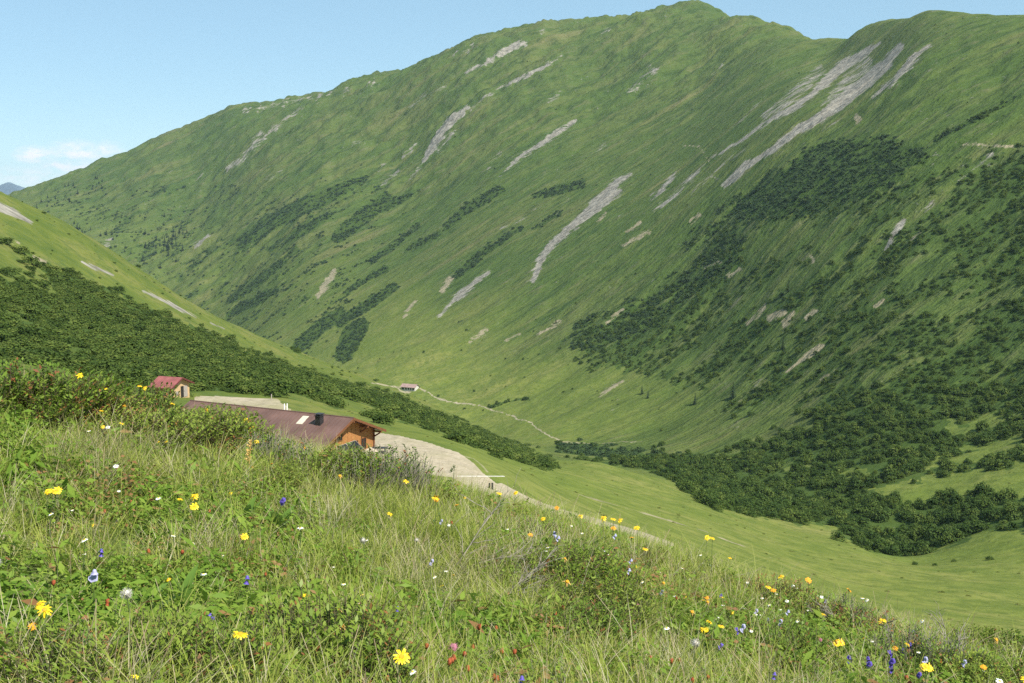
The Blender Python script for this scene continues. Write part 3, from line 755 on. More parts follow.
bd = np.hypot(bp[:, 0], bp[:, 1])
infr = (bu > 2) & (bu < 1022) & (bv > 2) & (bv < 640)
score = np.where(infr, br / bd, 0)
# the low meadow edge and the houses stand before some of the nearest shrubs
ev = np.interp(bu, [0, 100, 200, 300, 400, 1024], [362, 372, 386, 402, 436, 640])
score[bv > ev - 1] = 0
BIG = 290
single = np.argsort(-score)[:BIG]
is_single = np.zeros(len(bp), bool); is_single[single] = True
PM = {'alder': alders, 'valley': valley_b, 'pine': pines}
def bush_scale(r0, k): return (r0 * random.uniform(.9, 1.15), r0 * random.uniform(.9, 1.15), r0 * random.uniform(.75, 1.25) * (1.05 if k == 'valley' else .72 if k == 'alder' else .9))
for i in single:
    k = bk[i]; u, v = bu[i], bv[i]
    o = link('alder_bush' if k == 'alder' else 'green_shrub', random.choice(PM[k]))
    o.location = bp[i]; o.rotation_euler = (random.uniform(-.1, .1), random.uniform(-.1, .1), random.random() * 6.28); o.scale = bush_scale(br[i], k)
    if k == 'alder':
        if u < 150: tag(o, 'dark green alder bush in the thicket on the slope left of the red roofed shed', 'bush', 'alder bushes on the slope left of the shed')
        elif u < 300: tag(o, 'dark green alder bush in the thicket above the pale gravel strip and brown roof', 'bush', 'alder bushes above the gravel strip')
        else: tag(o, 'dark green alder bush in the tapering band right of the brown roofed chalet', 'bush', 'alder bushes right of the chalet')
    else:
        if v > 470: tag(o, 'large dense green shrub in the thicket bordering the lowest pasture on the right', 'bush', 'shrubs of the valley floor thicket')
        else: tag(o, 'dense green shrub on the lower slope above the valley floor thicket', 'bush', 'shrubs on the slope above the thicket')
for k, nm, lab, cat in [('alder', 'alder_thicket', 'dark green alder thicket covering the left hillside', 'shrubs'), ('valley', 'valley_thicket', 'green shrub thicket spread over the valley floor and right slope', 'shrubs'), ('pine', 'dwarf_pine_patches', 'dark dwarf pine patches on the big mountain slope', 'shrubs')]:
    ii = np.nonzero((bk == k) & ~is_single)[0]
    if len(ii) == 0: continue
    rot = np.stack([rng.normal(size=len(ii)) * .08, rng.normal(size=len(ii)) * .08, rng.random(len(ii)) * 6.28], 1)
    scl = np.array([bush_scale(br[i], k) for i in ii])
    scatter(nm, bp[ii], rot, scl, rng.integers(0, len(PM[k]), len(ii)), PM[k], lab, cat)
print('bushes', len(bp), {k: int((bk == k).sum()) for k in PM})

# tussocks of the grazed pasture
M_tus = leaf_mat('pasture_tussock', [(.095, .128, .024), (.140, .165, .036), (.195, .195, .056)], .7, .35, .05)
tusm = [bush_mesh('tussock_%d' % i, M_tus, 7, 16, .30, .55) for i in range(3)]
p, r_, c_ = pick(np.where((DD > 118) & (DD < 560) & clear & (vf < .5) & (vegL < .3) & (farz < .6), .022 * sstep(-.1, .5, fbm(X / 21, Y / 21, 151, 3)) + .004, 0))
k_ = len(p); s_ = .18 + .5 * rng.random(k_) ** 3
scatter('pasture_tussocks', p, np.stack([0 * s_, 0 * s_, rng.random(k_) * 6.28], 1), np.stack([s_, s_, s_ * .5], 1), rng.integers(0, 3, k_), tusm, 'low grassy tussocks dotted over the grazed valley pasture', 'tussocks')
print('tussocks', k_)
# conifers ---------------------------------------------------------------
M_spruce = leaf_mat('spruce_needles', [(.014, .032, .014), (.024, .047, .018), (.036, .062, .022)], .7, .08, .2)
M_bark = plain('bark', (.10, .075, .05), .9, .1, .3, 14)
def spruce(name, h=1.0):
    C = []; Nn = []; S = []; Al = []
    tiers = 13
    for i in range(tiers):
        z = .08 + .90 * i / (tiers - 1); r = .20 * (1 - (z - .05)) ** .85 + .012
        for k in range(9):
            a = random.random() * 6.28; rr = r * (.65 + .5 * random.random())
            for j in range(3):
                f = (j + 1) / 3
                C.append((math.cos(a) * rr * f, math.sin(a) * rr * f, z - .07 * f * (1 - z * .5) + random.uniform(-.01, .01)))
                Nn.append((math.cos(a) * .35 + random.uniform(-.3, .3), math.sin(a) * .35 + random.uniform(-.3, .3), 1)); S.append(.05 + .10 * (1 - z)); Al.append((math.cos(a), math.sin(a), -.45))
    Nn = np.array(Nn); Nn /= np.linalg.norm(Nn, axis=1, keepdims=True)
    v, f = leaf_quads(np.array(C), Nn, np.array(S), .7, np.array(Al))
    return mesh_np(name, v, f, [M_spruce], tone=rng.random(len(f)))
b = MB(); b.tube([(0, 0, -.03), (0, 0, .5), (0, 0, .97)], [.018, .011, .002], 6); trunk_me = b.mesh('spruce_trunk', M_bark)
spr = [spruce('spruce_crown_%d' % i) for i in range(3)]
def conifer(u, v, h, label, group, dmin=1500):
    q = hit(u, v, 0, dmin)
    if q is None: return
    r = empty('spruce_tree', q, random.random() * 6.28); r.scale = (h * random.uniform(.85, 1.15),) * 2 + (h,)
    o = link('crown', random.choice(spr), r); o2 = link('trunk', trunk_me, r)
    tag(r, label, 'tree', group)
for k in range(38):
    t = random.random()
    u = 142 + 46 * random.random(); v = 240 + (u - 142) * -.35 + random.gauss(14, 9)
    if v > 292 - (188 - u) * .55: continue
    conifer(u, v, random.uniform(9, 17), 'small dark spruce in the steep wood behind the left hill crest', 'spruces in the steep wood')
for k in range(16):
    u = 74 + 40 * random.random(); conifer(u, 226 + (u - 74) * .35 + random.uniform(-6, 14), random.uniform(8, 14), 'small dark spruce by the grey rocks just above the left hill crest', 'spruces by the grey rocks')
for k in range(24):
    u = 26 + 88 * random.random(); v = float(np.interp(u, [26, 60, 115], [198, 186, 168])) + random.uniform(2, 20)
    conifer(u, v, random.uniform(8, 13), 'tiny dark spruce on the far left end of the mountain ridge', 'spruces on the ridge end')
for u, v, h, lab in [(733, 398, 11, 'lone dark spruce on the bright grass left of the tan scar, right of its neighbour'), (695, 404, 8, 'small dark spruce on bright grass, left of the taller lone spruce'), (788, 292, 9, 'spruce among shrubs above the tan bare patches on the right slope'), (783, 349, 8, 'spruce standing just left of the lower tan scar on the right slope'),
                     (556, 323, 6, 'small round conifer standing alone on the pale middle slope'), (565, 341, 6, 'small conifer just below the lone one on the pale middle slope'), (642, 394, 7, 'spruce directly right of the small tan scar on the lower slope'), (648, 398, 6, 'short spruce beside the taller one right of the small tan scar')]:
    conifer(u, v, h, lab, 'single conifers on the slope', 450)

# ------------------------------------------------------------------ meadow: grass and herbs
M_grass = leaf_mat('meadow_grass', [(.170, .245, .032), (.262, .330, .052), (.370, .410, .086), (.490, .480, .170)], .6, .45, .06)
M_straw = leaf_mat('dry_grass', [(.38, .31, .16), (.47, .41, .24), (.56, .52, .35)], .7, .35, .1)
M_red = leaf_mat('grass_panicle', [(.30, .19, .11), (.36, .27, .16), (.42, .35, .22)], .7, .3, .1)
M_herb = leaf_mat('herb_leaf', [(.095, .180, .020), (.170, .270, .034), (.265, .345, .056)], .5, .4, .12)

def tuft(name, blades, hmin, hmax, spread, lean, wid, straw=.12, pan=.0):
    V_ = []; Fc = []; mi = []; tone = []
    for i in range(blades):
        a = random.random() * 6.28; r0 = spread * math.sqrt(random.random())
        base = np.array([r0 * math.cos(a), r0 * math.sin(a), -.02])
        h = random.uniform(hmin, hmax); la = a + random.gauss(0, .9); ln = lean * h * random.uniform(.2, 1.3)
        dirv = np.array([math.cos(la), math.sin(la), 0]); sd = np.array([-math.sin(la + random.gauss(0, .8)), math.cos(la), 0]); sd = sd / np.linalg.norm(sd)
        w0 = wid * random.uniform(.6, 1.3)
        dry = random.random() < straw; pn_ = random.random() < pan
        t0 = random.random()
        if pn_: h *= 1.15; w0 *= .22
        prev = None
        segs = 4
        for s in range(segs + 1):
            f = s / segs
            p = base + np.array([0, 0, h * f * (1 - .18 * f * ln / h)]) + dirv * ln * f ** 1.8
            w = w0 * (1 - f) ** .7 * .5 + .0002
            if pn_ and s >= segs - 1: w = w0 * 1.5
            k = len(V_); V_ += [p - sd * w, p + sd * w]
            if prev is not None:
                Fc.append((prev, prev + 1, k + 1, k)); mi.append(2 if (pn_ and s >= segs) else 1 if dry or (pn_) else 0); tone.append(t0)
            prev = k
    return mesh_np(name, np.array(V_), np.array(Fc), [M_grass, M_straw, M_red], mi=mi, tone=tone)

tufts = [tuft('grass_%d' % i, 34, .08, .20, .085, .8, .0045, .11) for i in range(4)] + \
        [tuft('grass_%d' % (i + 4), 28, .12, .25, .10, 1.1, .0042, .15, .04) for i in range(3)] + \
        [tuft('grass_%d' % (i + 7), 40, .05, .13, .12, 1.0, .0050, .06) for i in range(2)] + \
        [tuft('grass_%d' % (i + 9), 30, .10, .22, .12, 1.1, .0034, .36, .12) for i in range(2)]

def herb(name, n, spread, h, leaf, asp=.55, rust=.02):
    C = []; Nn = []; S = []; Al = []
    for i in range(n):
        a = random.random() * 6.28; r = spread * math.sqrt(random.random()); z = h * random.uniform(.25, 1) * (1 - .4 * (r / spread) ** 2)
        C.append((r * math.cos(a), r * math.sin(a), z)); Nn.append((math.cos(a) * .5 + random.gauss(0, .35), math.sin(a) * .5 + random.gauss(0, .35), 1)); S.append(leaf * random.uniform(.6, 1.3)); Al.append((math.cos(a), math.sin(a), .3))
    Nn = np.array(Nn); Nn /= np.linalg.norm(Nn, axis=1, keepdims=True)
    v, f = leaf_quads(np.array(C), Nn, np.array(S), asp, np.array(Al))
    rr = rng.random(len(f)) < rust
    return mesh_np(name, v, f, [M_herb, M_rustleaf], mi=rr.astype(int), tone=rng.random(len(f)))
M_rustleaf = leaf_mat('rusty_herb_leaf', [(.20, .075, .03), (.27, .15, .06), (.26, .22, .07)], .6, .3, .2)
herbs = [herb('herb_%d' % i, 60, .12, .11, .032) for i in range(3)] + [herb('herb_%d' % (i + 3), 90, .14, .13, .018, .7) for i in range(2)] + [herb('herb_%d' % (i + 5), 22, .11, .15, .07, .28) for i in range(2)] + [herb('herb_%d' % (i + 7), 55, .13, .12, .024, .6, .38) for i in range(2)]

def near_points(n, dmin, dmax, thmax, power=1.0):
    d = np.sqrt(dmin ** 2 + (dmax ** 2 - dmin ** 2) * rng.random(n) ** power); th = (rng.random(n) * 2 - 1) * thmax
    z = ground(th, d)
    return np.stack([d * np.sin(th), d * np.cos(th), z], 1)

def meadow(name, protos, n, dmin, dmax, power, smin, smax, choose, label, cat):
    p = near_points(n, dmin, dmax, R(29), power)
    keep, ix = choose(p)
    p, ix = p[keep], ix[keep]
    k = len(p)
    rot = np.stack([rng.normal(size=k) * .16, rng.normal(size=k) * .16, rng.random(k) * 6.28], 1)
    s = smin + (smax - smin) * rng.random(k)
    scatter(name, p, rot, np.stack([s, s, s * (.8 + .5 * rng.random(k))], 1), ix, protos, label, cat)
    print(name, k)

def choose_grass(p):
    k = len(p)
    n1 = fbm(p[:, 0] / 1.5, p[:, 1] / 1.5, 201, 3); n2 = fbm(p[:, 0] / .8, p[:, 1] / .8, 205, 2)
    u, v, _ = proj(p[:, 0], p[:, 1], p[:, 2])
    herby = sstep(.0, .5, n1 + np.where((u < 330) & (v > 600), .45, 0))
    keep = rng.random(k) > herby * np.where((u < 390) & (v > 590), .92, .62)
    r = rng.random(k)
    ix = np.where(n2 > .28, 4 + rng.integers(0, 3, k), np.where(n2 < -.35, 9 + rng.integers(0, 2, k), rng.integers(0, 4, k)))
    ix = np.where(r < .16, 7 + rng.integers(0, 2, k), np.where(r < .22, 9 + rng.integers(0, 2, k), ix))
    return keep, ix
def choose_herb(p):
    k = len(p)
    n1 = fbm(p[:, 0] / 1.5, p[:, 1] / 1.5, 201, 3)
    u, v, _ = proj(p[:, 0], p[:, 1], p[:, 2])
    keep = rng.random(k) < sstep(-.45, .45, n1 + np.where((u < 330) & (v > 600), .5, np.where(u < 480, -.06, .08)))
    return keep, np.where(fbm(p[:, 0] / .7, p[:, 1] / .7, 231, 2) > .30, 7 + rng.integers(0, 2, k), np.where(rng.random(k) < .42, rng.integers(0, 3, k), 3 + rng.integers(0, 4, k)))
meadow('meadow_grass', tufts, 27000, 2.2, 19, .84, .85, 1.4, choose_grass, 'fine green and straw coloured grass of the flowering meadow', 'grass')
meadow('meadow_herbs', herbs, 21500, 2.2, 19, .84, .7, 1.5, choose_herb, 'low leafy herbs growing between the meadow grass', 'herbs')

# ------------------------------------------------------------------ shrubs of the meadow (each a thing)
M_rhodo = leaf_mat('alpine_shrub_leaf', [(.060, .115, .014), (.125, .200, .024), (.200, .270, .036), (.270, .320, .060)], .42, .34, .18)
M_rhodo_y = leaf_mat('young_shrub_leaf', [(.130, .210, .020), (.215, .300, .034), (.310, .355, .055)], .42, .38, .18)
M_rust = leaf_mat('rusty_leaf', [(.16, .055, .022), (.23, .10, .03), (.20, .15, .04)], .5, .2, .3)
M_twig = plain('grey_twig', (.27, .24, .19), .85, .15, .3, 30)
def shrub(tw, rad, h, leaf, rust=.04, bare=.0, upright=.0):
    b = MB(); C = []; Nn = []; S = []; Al = []; mi = []; tone = []
    for i in range(tw):
        a = random.random() * 6.28; r = rad * math.sqrt(random.random()); 
        hh = h * (.55 + .45 * math.sqrt(max(0, 1 - (r / rad) ** 2 * .8))) * random.uniform(.72, 1.08)
        base = Vector((r * .35 * math.cos(a), r * .35 * math.sin(a), -.03)); tip = Vector((r * math.cos(a), r * math.sin(a), hh))
        mid = base.lerp(tip, .55) + Vector((math.cos(a), math.sin(a), 0)) * rad * .08
        b.tube([base, mid, tip], [.004, .0026, .0015], 4)
        if random.random() < bare: continue
        nl = random.randint(7, 11); up = (tip - mid).normalized(); t0 = random.random()
        rst = random.random() < rust
        for k in range(nl):
            q = 6.28 * k / nl * 1.62 + random.random() * .5; lv = k / nl
            out = Vector((math.cos(q), math.sin(q), .25 + .5 * (1 - lv))).normalized()
            c = tip - up * (.13 * lv * (leaf / .035)) + out * leaf * .5
            nn = (Vector((0, 0, 1)) - out * out.z * .9 + Vector((random.gauss(0, .25), random.gauss(0, .25), 0))).normalized()
            C.append(c); Nn.append(nn); S.append(leaf * random.uniform(.7, 1.2)); Al.append(out); mi.append(1 if rst or random.random() < rust * .5 else 0); tone.append(min(1, max(0, t0 * .6 + random.random() * .5)))
    v, f = leaf_quads(np.array(C), np.array(Nn), np.array(S), .42, np.array(Al))
    return v, f, mi, tone, b
M_stemw = plain('shrub_stem', (.12, .10, .055), .85, .15, .3, 30)
def shrub_pair(name, mleaf, *a, **k):
    v, f, mi, tone, b = shrub(*a, **k)
    return mesh_np(name + '_leaves', v, f, [mleaf, M_rust], mi=mi, tone=tone), b.mesh(name + '_stems', M_twig if name == 'shrub_grey' else M_stemw)
SHR = {'green': [shrub_pair('shrub_green', M_rhodo, 200, .42, .34, .042) for _ in range(3)],
       'bright': [shrub_pair('shrub_bright', M_rhodo_y, 150, .36, .30, .038, rust=.02) for _ in range(2)],
       'rusty': [shrub_pair('shrub_rusty', M_rhodo, 150, .36, .28, .036, rust=.26) for _ in range(2)],
       'grey': [shrub_pair('shrub_grey', M_rhodo, 150, .34, .36, .032, rust=.06, bare=.45) for _ in range(2)]}
SHRUBS = [ # u, v of the base, kind, scale, region
    (-5, 408, 'green', 1.35, 'A'), (22, 398, 'bright', 1.0, 'A'), (50, 402, 'green', 1.25, 'A'), (82, 404, 'green', 1.25, 'A'), (104, 410, 'rusty', 1.1, 'A'), (126, 420, 'green', 1.15, 'A'), (150, 432, 'green', 1.0, 'A'), (172, 438, 'green', .95, 'A'), (196, 444, 'green', 1.0, 'A'), (216, 440, 'bright', 1.15, 'A'), (236, 448, 'green', 1.2, 'A'), (60, 424, 'rusty', .9, 'A'), (120, 436, 'rusty', .95, 'A'), (165, 446, 'green', 1.0, 'A'), (205, 456, 'rusty', .95, 'A'), (28, 424, 'green', .9, 'A'),
    (262, 462, 'grey', 1.2, 'B'), (285, 470, 'grey', 1.15, 'B'), (300, 478, 'bright', .9, 'B'), (318, 474, 'rusty', .8, 'B'), (340, 480, 'green', .9, 'B'), (362, 486, 'grey', 1.0, 'B'), (384, 488, 'grey', 1.1, 'B'), (406, 492, 'grey', 1.0, 'B'), (270, 486, 'green', .9, 'B'), (432, 500, 'green', .62, 'B'),
    (540, 538, 'bright', .75, 'C'), (522, 534, 'grey', .7, 'C'), (572, 582, 'green', .95, 'C'), (592, 604, 'bright', 1.05, 'C'), (600, 622, 'green', .9, 'C'), (612, 588, 'rusty', .8, 'C'), (585, 640, 'green', .8, 'C'), (690, 572, 'bright', .8, 'C'), (730, 592, 'rusty', .7, 'C'), (640, 560, 'rusty', .7, 'C'),
    (780, 592, 'rusty', .9, 'D'), (812, 608, 'rusty', .9, 'D'), (840, 612, 'grey', .8, 'D'), (862, 622, 'rusty', .85, 'D'), (930, 632, 'green', .85, 'D'), (958, 640, 'green', .95, 'D'), (985, 655, 'green', 1.0, 'D'), (1010, 660, 'green', 1.05, 'D'), (1030, 668, 'green', 1.0, 'D'), (912, 668, 'grey', .95, 'D'), (945, 672, 'grey', .95, 'D'), (972, 684, 'bright', .75, 'D'), (782, 652, 'green', .8, 'D'), (822, 668, 'bright', .6, 'D'), (1005, 692, 'green', .8, 'D'),
    (300, 640, 'green', .72, 'E'), (325, 668, 'green', .85, 'E'), (342, 640, 'rusty', .65, 'E'), (290, 675, 'green', .7, 'E'), (350, 690, 'green', .7, 'E'), (150, 668, 'green', .6, 'E'), (60, 672, 'bright', .6, 'E'), (195, 690, 'green', .6, 'E'), (30, 690, 'green', .65, 'E')]
REG = {'A': 'on the crest below the red shed', 'B': 'on the crest before the brown roof', 'C': 'right of the dead branch', 'D': 'on the meadow at right', 'E': 'at the bottom left'}
ORD = ['', 'first', 'second', 'third', 'fourth', 'fifth', 'sixth', 'seventh', 'eighth', 'ninth', 'tenth', 'eleventh', 'twelfth', 'thirteenth', 'fourteenth', 'fifteenth', 'sixteenth', 'seventeenth', 'eighteenth', 'nineteenth', 'twentieth']
NUM = ['', 'one', 'two', 'three', 'four', 'five', 'six', 'seven', 'eight', 'nine', 'ten', 'eleven', 'twelve', 'thirteen', 'fourteen', 'fifteen', 'sixteen', 'seventeen', 'eighteen', 'nineteen', 'twenty']
def ordinal_labels(items, desc, where):
    """items sorted by column: the words that single each one out"""
    n = len(items)
    for i, o in enumerate(items):
        if n == 1: o['label'] = 'the only %s %s' % (desc, where)
        elif i == 0: o['label'] = 'leftmost of the %s %ss %s' % (NUM[n], desc, where)
        elif i == n - 1: o['label'] = 'rightmost of the %s %ss %s' % (NUM[n], desc, where)
        else: o['label'] = '%s from left of the %s %ss %s' % (ORD[i + 1], NUM[n], desc, where)
_t = ['twenty', 'thirty', 'forty', 'fifty']; _o = ['twentieth', 'thirtieth', 'fortieth', 'fiftieth']
for _k in range(21, 60):
    NUM.append(_t[_k // 10 - 2] + ('-' + NUM[_k % 10] if _k % 10 else '')); ORD.append(_t[_k // 10 - 2] + '-' + ORD[_k % 10] if _k % 10 else _o[_k // 10 - 2])
SDESC = {'green': 'dark leafy shrub', 'bright': 'bright green shrub', 'rusty': 'rust tinged shrub', 'grey': 'grey twiggy shrub'}
made = {}
for (u, v, k, s, reg) in SHRUBS:
    s *= (.88 if reg != 'E' else 1.1) * (1.12 if reg == 'B' else 1) * (1.2 if 184 < u < 222 else .8 if 222 <= u < 310 else 1.08 if u < 140 and reg == 'A' else 1); v += 6
    q = hit(u, v, 0)
    if q is None or q[1] > 30:
        q = hit(u, v + 14, 0)
        if q is None or q[1] > 30: print('shrub missed', u, v); continue
    lf, stm = random.choice(SHR[k])
    r = empty('alpine_shrub', (q[0], q[1], q[2] - .02), random.random() * 6.28); r.scale = (s, s, s * random.uniform(.9, 1.1))
    part('leaves', lf, r); part('stems', stm, r)
    tag(r, 'x', 'shrub', 'alpine shrubs in the meadow')
    made.setdefault((k, reg), []).append((u, r))
for (k, reg), L in made.items():
    L.sort(key=lambda t: t[0]); ordinal_labels([o for _, o in L], SDESC[k], REG[reg])

# dead twigs, broad leaved plants -------------------------------------------------
def dead_twigs(u, v, scale, seed, label, lean):
    rnd = random.Random(seed); q = hit(u, v, 0)
    if q is None: return
    r = empty('dead_branch', q); b = MB(); tw = MB()
    def br(mb, p, d, L, rad, depth):
        pts = [p]; c = p.copy(); dd_ = d.copy()
        for i in range(4):
            dd_ = (dd_ + Vector((rnd.gauss(0, .16), rnd.gauss(0, .16), rnd.gauss(0, .10)))).normalized(); c = c + dd_ * L / 4; pts.append(c)
        mb.tube(pts, [rad * (1 - .17 * i) for i in range(5)], 5)
        if depth:
            for i in (1, 2, 3, 4):
                for _ in range(2 if depth > 1 else 1):
                    nd = (dd_ + Vector((rnd.gauss(0, .6), rnd.gauss(0, .4), rnd.gauss(.1, .35)))).normalized()
                    br(tw, pts[i], nd, L * rnd.uniform(.35, .6), rad * .5, depth - 1)
    for k in range(3):
        d = Vector((lean[0] + rnd.gauss(0, .25), lean[1] + rnd.gauss(0, .25), lean[2] + rnd.gauss(0, .12))).normalized()
        br(b, Vector((rnd.gauss(0, .05), rnd.gauss(0, .05), .02)), d, scale * rnd.uniform(.7, 1.1), .0062, 2)
    part('limbs', b.mesh('limbs', M_twig, True), r); part('twigs', tw.mesh('twigs', M_twig, True), r)
    tag(r, label, 'branch', 'dead branches in the meadow')
dead_twigs(462, 574, .50, 3, 'bare grey dead branch leaning right in the grass below the gravel yard', (.85, .2, .30))
dead_twigs(905, 665, .26, 5, 'upright bare grey dead branch left of the twiggy shrubs at right', (.05, .2, .9))
dead_twigs(938, 680, .28, 8, 'bare grey dead branch among the twiggy shrubs at the lower right', (.35, .2, .8))
dead_twigs(500, 600, .28, 9, 'small pale dead branch lying in the grass below the large one', (.7, .1, .3))
dead_twigs(838, 640, .24, 12, 'thin pale dead branch on the right meadow below the rusty shrubs', (-.15, .2, .8))

M_broad = leaf_mat('broad_leaf', [(.10, .185, .030), (.15, .250, .045), (.22, .310, .075)], .55, .35, .12)
def broad_leaf_mesh(name, L, w, curl):
    V_ = []; Fc = []
    seg = 9
    for i in range(seg + 1):
        f = i / seg; ww = w * math.sin(math.pi * min(1, f * .93 + .06)) ** .8 * .5
        y = L * (f - .12 * curl * f * f); z = L * (.55 * f * curl - .5 * curl * f ** 3)
        for s_, dz in ((-1, .22), (0, 0), (1, .22)): V_.append((s_ * ww, y, z + dz * ww))
    for i in range(seg):
        for j in range(2): Fc.append((i * 3 + j, i * 3 + j + 1, i * 3 + j + 4, i * 3 + j + 3))
    return mesh_np(name, np.array(V_), np.array(Fc), [M_broad], tone=np.full(len(Fc), random.random()), smooth=True)
bls = [broad_leaf_mesh('broad_leaf_%d' % i, 1.0, random.uniform(.17, .27), random.uniform(.5, 1.0)) for i in range(4)]
def broad_plant(u, v, L, n, elev, label):
    q = hit(u, v, 0)
    if q is None: return
    r = empty('broad_leaved_plant', q, random.random() * 6.28)
    for i in range(n):
        o = part('leaf', random.choice(bls), r); o.scale = (L * random.uniform(.8, 1.1),) * 3
        o.rotation_euler = (elev * random.uniform(.6, 1.2), 0, 6.28 * i / n + random.gauss(0, .35))
    tag(r, label, 'plant', 'broad leaved plants')
for a_ in [(182, 632, .30, 4, 1.15, 'plant with tall pale upright leaves left of the large yellow flower'), (98, 682, .26, 6, .75, 'broad grey green leaf rosette at the bottom edge, left side'), (228, 676, .24, 5, .9, 'broad leaved plant directly under the large yellow flower at bottom left'), (150, 626, .22, 5, .9, 'broad leaved plant beside the fluffy grey seed head at lower left'),
           (278, 540, .27, 6, .9, 'broad leaf rosette below the purple flower in the middle left meadow'), (246, 528, .22, 5, .9, 'leafy rosette left of the purple flower in the middle left meadow'), (380, 562, .16, 5, .7, 'broad leaved plant right of the grey fluffy seed head'), (622, 650, .22, 6, .9, 'broad leaf rosette below the green shrubs in the meadow centre'),
           (560, 676, .15, 5, .6, 'broad leaved plant at the bottom edge near the meadow centre'), (836, 690, .15, 5, .6, 'broad leaved plant at the bottom edge on the right'), (380, 626, .13, 5, .5, 'small broad leaved plant left of the red clover heads'), (205, 640, .13, 4, .9, 'small upright leaved plant between tall pale leaves and large yellow flower')]:
    broad_plant(*a_)

# ------------------------------------------------------------------ flowers
M_stem = plain('flower_stem', (.085, .125, .035), .6, .3, .2, 40)
M_yel = plain('yellow_petal', (.80, .55, .012), .5, .3, .12, 60)
M_org = plain('orange_petal', (.74, .33, .015), .5, .3, .15, 60)
M_disc = plain('flower_disc', (.60, .30, .02), .8, .2, .3, 300)
M_lem = plain('lemon_petal', (.80, .62, .02), .5, .3, .1, 60)
M_whi = plain('white_petal', (.80, .79, .76), .55, .3, .05, 60)
M_dw = plain('daisy_disc', (.62, .45, .05), .8, .2, .25, 200)
M_blu = plain('blue_petal', (.105, .07, .36), .5, .3, .2, 60)
M_pal = plain('pale_violet_petal', (.36, .35, .52), .55, .3, .15, 60)
M_redh = plain('red_seed_head', (.30, .075, .03), .8, .2, .35, 90)
M_pink = plain('pink_clover_head', (.42, .16, .22), .7, .2, .3, 90)
M_fluf = plain('grey_fluff', (.52, .49, .43), .95, .1, .15, 60)
M_dry = plain('dried_petal', (.58, .37, .12), .7, .2, .25, 60)
M_calyx = plain('green_calyx', (.07, .10, .03), .7, .2, .2, 60)

def stem_mesh(h, bend, leaves=True):
    b = MB(); pts = [Vector((bend * (f ** 2) * h, .3 * bend * f * h, h * f)) for f in (-.06, .3, .6, .85, 1)]
    b.tube(pts, [.0026, .0024, .0021, .002, .002], 5)
    if leaves:
        for f, a in ((.12, 0.4), (.16, 3.6), (.45, 2.0), (.48, 5.2)):
            p = Vector((bend * f * f * h, 0, h * f)); d = Vector((math.cos(a), math.sin(a), .55)).normalized(); s = Vector((-math.sin(a), math.cos(a), 0)); L = .055 if f < .3 else .035
            b.quad(p, p + d * L * .5 + s * .008, p + d * L, p + d * L * .5 - s * .008)
    return b.mesh('stem', M_stem), pts[-1]

def petals_mesh(n, L, w, cup, jit, m, layers=1):
    b = MB()
    for l in range(layers):
        for k in range(n):
            a = 6.28 * (k + .5 * l) / n + random.gauss(0, .08); c = cup + random.gauss(0, jit) + .25 * l
            LL = L * random.uniform(.85, 1.1) * (1 - .22 * l)
            d = Vector((math.cos(a), math.sin(a), 0)); s = Vector((-math.sin(a), math.cos(a), 0)); up = Vector((0, 0, 1))
            e = d * math.cos(c) + up * math.sin(c); e2 = d * math.cos(c - .45) + up * math.sin(c - .45)
            p0 = d * .003; p1 = p0 + e * LL * .55; p2 = p1 + e2 * LL * .45; tw = up * w * random.gauss(0, .15)
            b.add([p0 - s * w * .25, p0 + s * w * .25, p1 + s * w * .5 + tw, p1 - s * w * .5 - tw, p2 + s * w * .3, p2 - s * w * .3], [(0, 1, 2, 3), (3, 2, 4, 5)])
    return b.mesh('petals', m)
def dome(r, h, m, name, n=10, rings=4, bumpy=0.0):
    b = MB(); V_ = []; Fc = []
    for i in range(rings + 1):
        f = i / rings; a = f * math.pi * .5
        for k in range(n):
            q = 6.28 * k / n + .3 * i; j = 1 + random.gauss(0, bumpy)
            V_.append((r * math.cos(a) * math.cos(q) * j, r * math.cos(a) * math.sin(q) * j, h * math.sin(a) * j))
    for i in range(rings):
        for k in range(n): Fc.append((i * n + k, i * n + (k + 1) % n, (i + 1) * n + (k + 1) % n, (i + 1) * n + k))
    b.add(V_, Fc); b.add([(r * math.cos(6.28 * k / n), r * math.sin(6.28 * k / n), 0) for k in range(n)], [tuple(range(n))[::-1]])
    return b.mesh(name, m, True)
def ball(r, hz, m, name, bumpy=.12, spikes=0, off=0):
    b = MB(); n, rings = 10, 7; V_ = []; Fc = []
    for i in range(rings + 1):
        a = -math.pi / 2 + math.pi * i / rings
        for k in range(n):
            q = 6.28 * k / n + .3 * i; j = 1 + random.gauss(0, bumpy)
            V_.append((r * math.cos(a) * math.cos(q) * j, r * math.cos(a) * math.sin(q) * j, off + hz * math.sin(a) * j))
    for i in range(rings):
        for k in range(n): Fc.append((i * n + k, i * n + (k + 1) % n, (i + 1) * n + (k + 1) % n, (i + 1) * n + k))
    b.add(V_, Fc)
    for d in rand_dirs(spikes) if spikes else ():
        d = Vector(d); s = d.orthogonal() * .0006; c = Vector((0, 0, off)); e = c + Vector((d.x * r, d.y * r, d.z * hz)) * random.uniform(1.3, 1.9)
        b.quad(c - s, c + s, e + s * .7, e - s * .7)
    return b.mesh(name, m, not spikes)
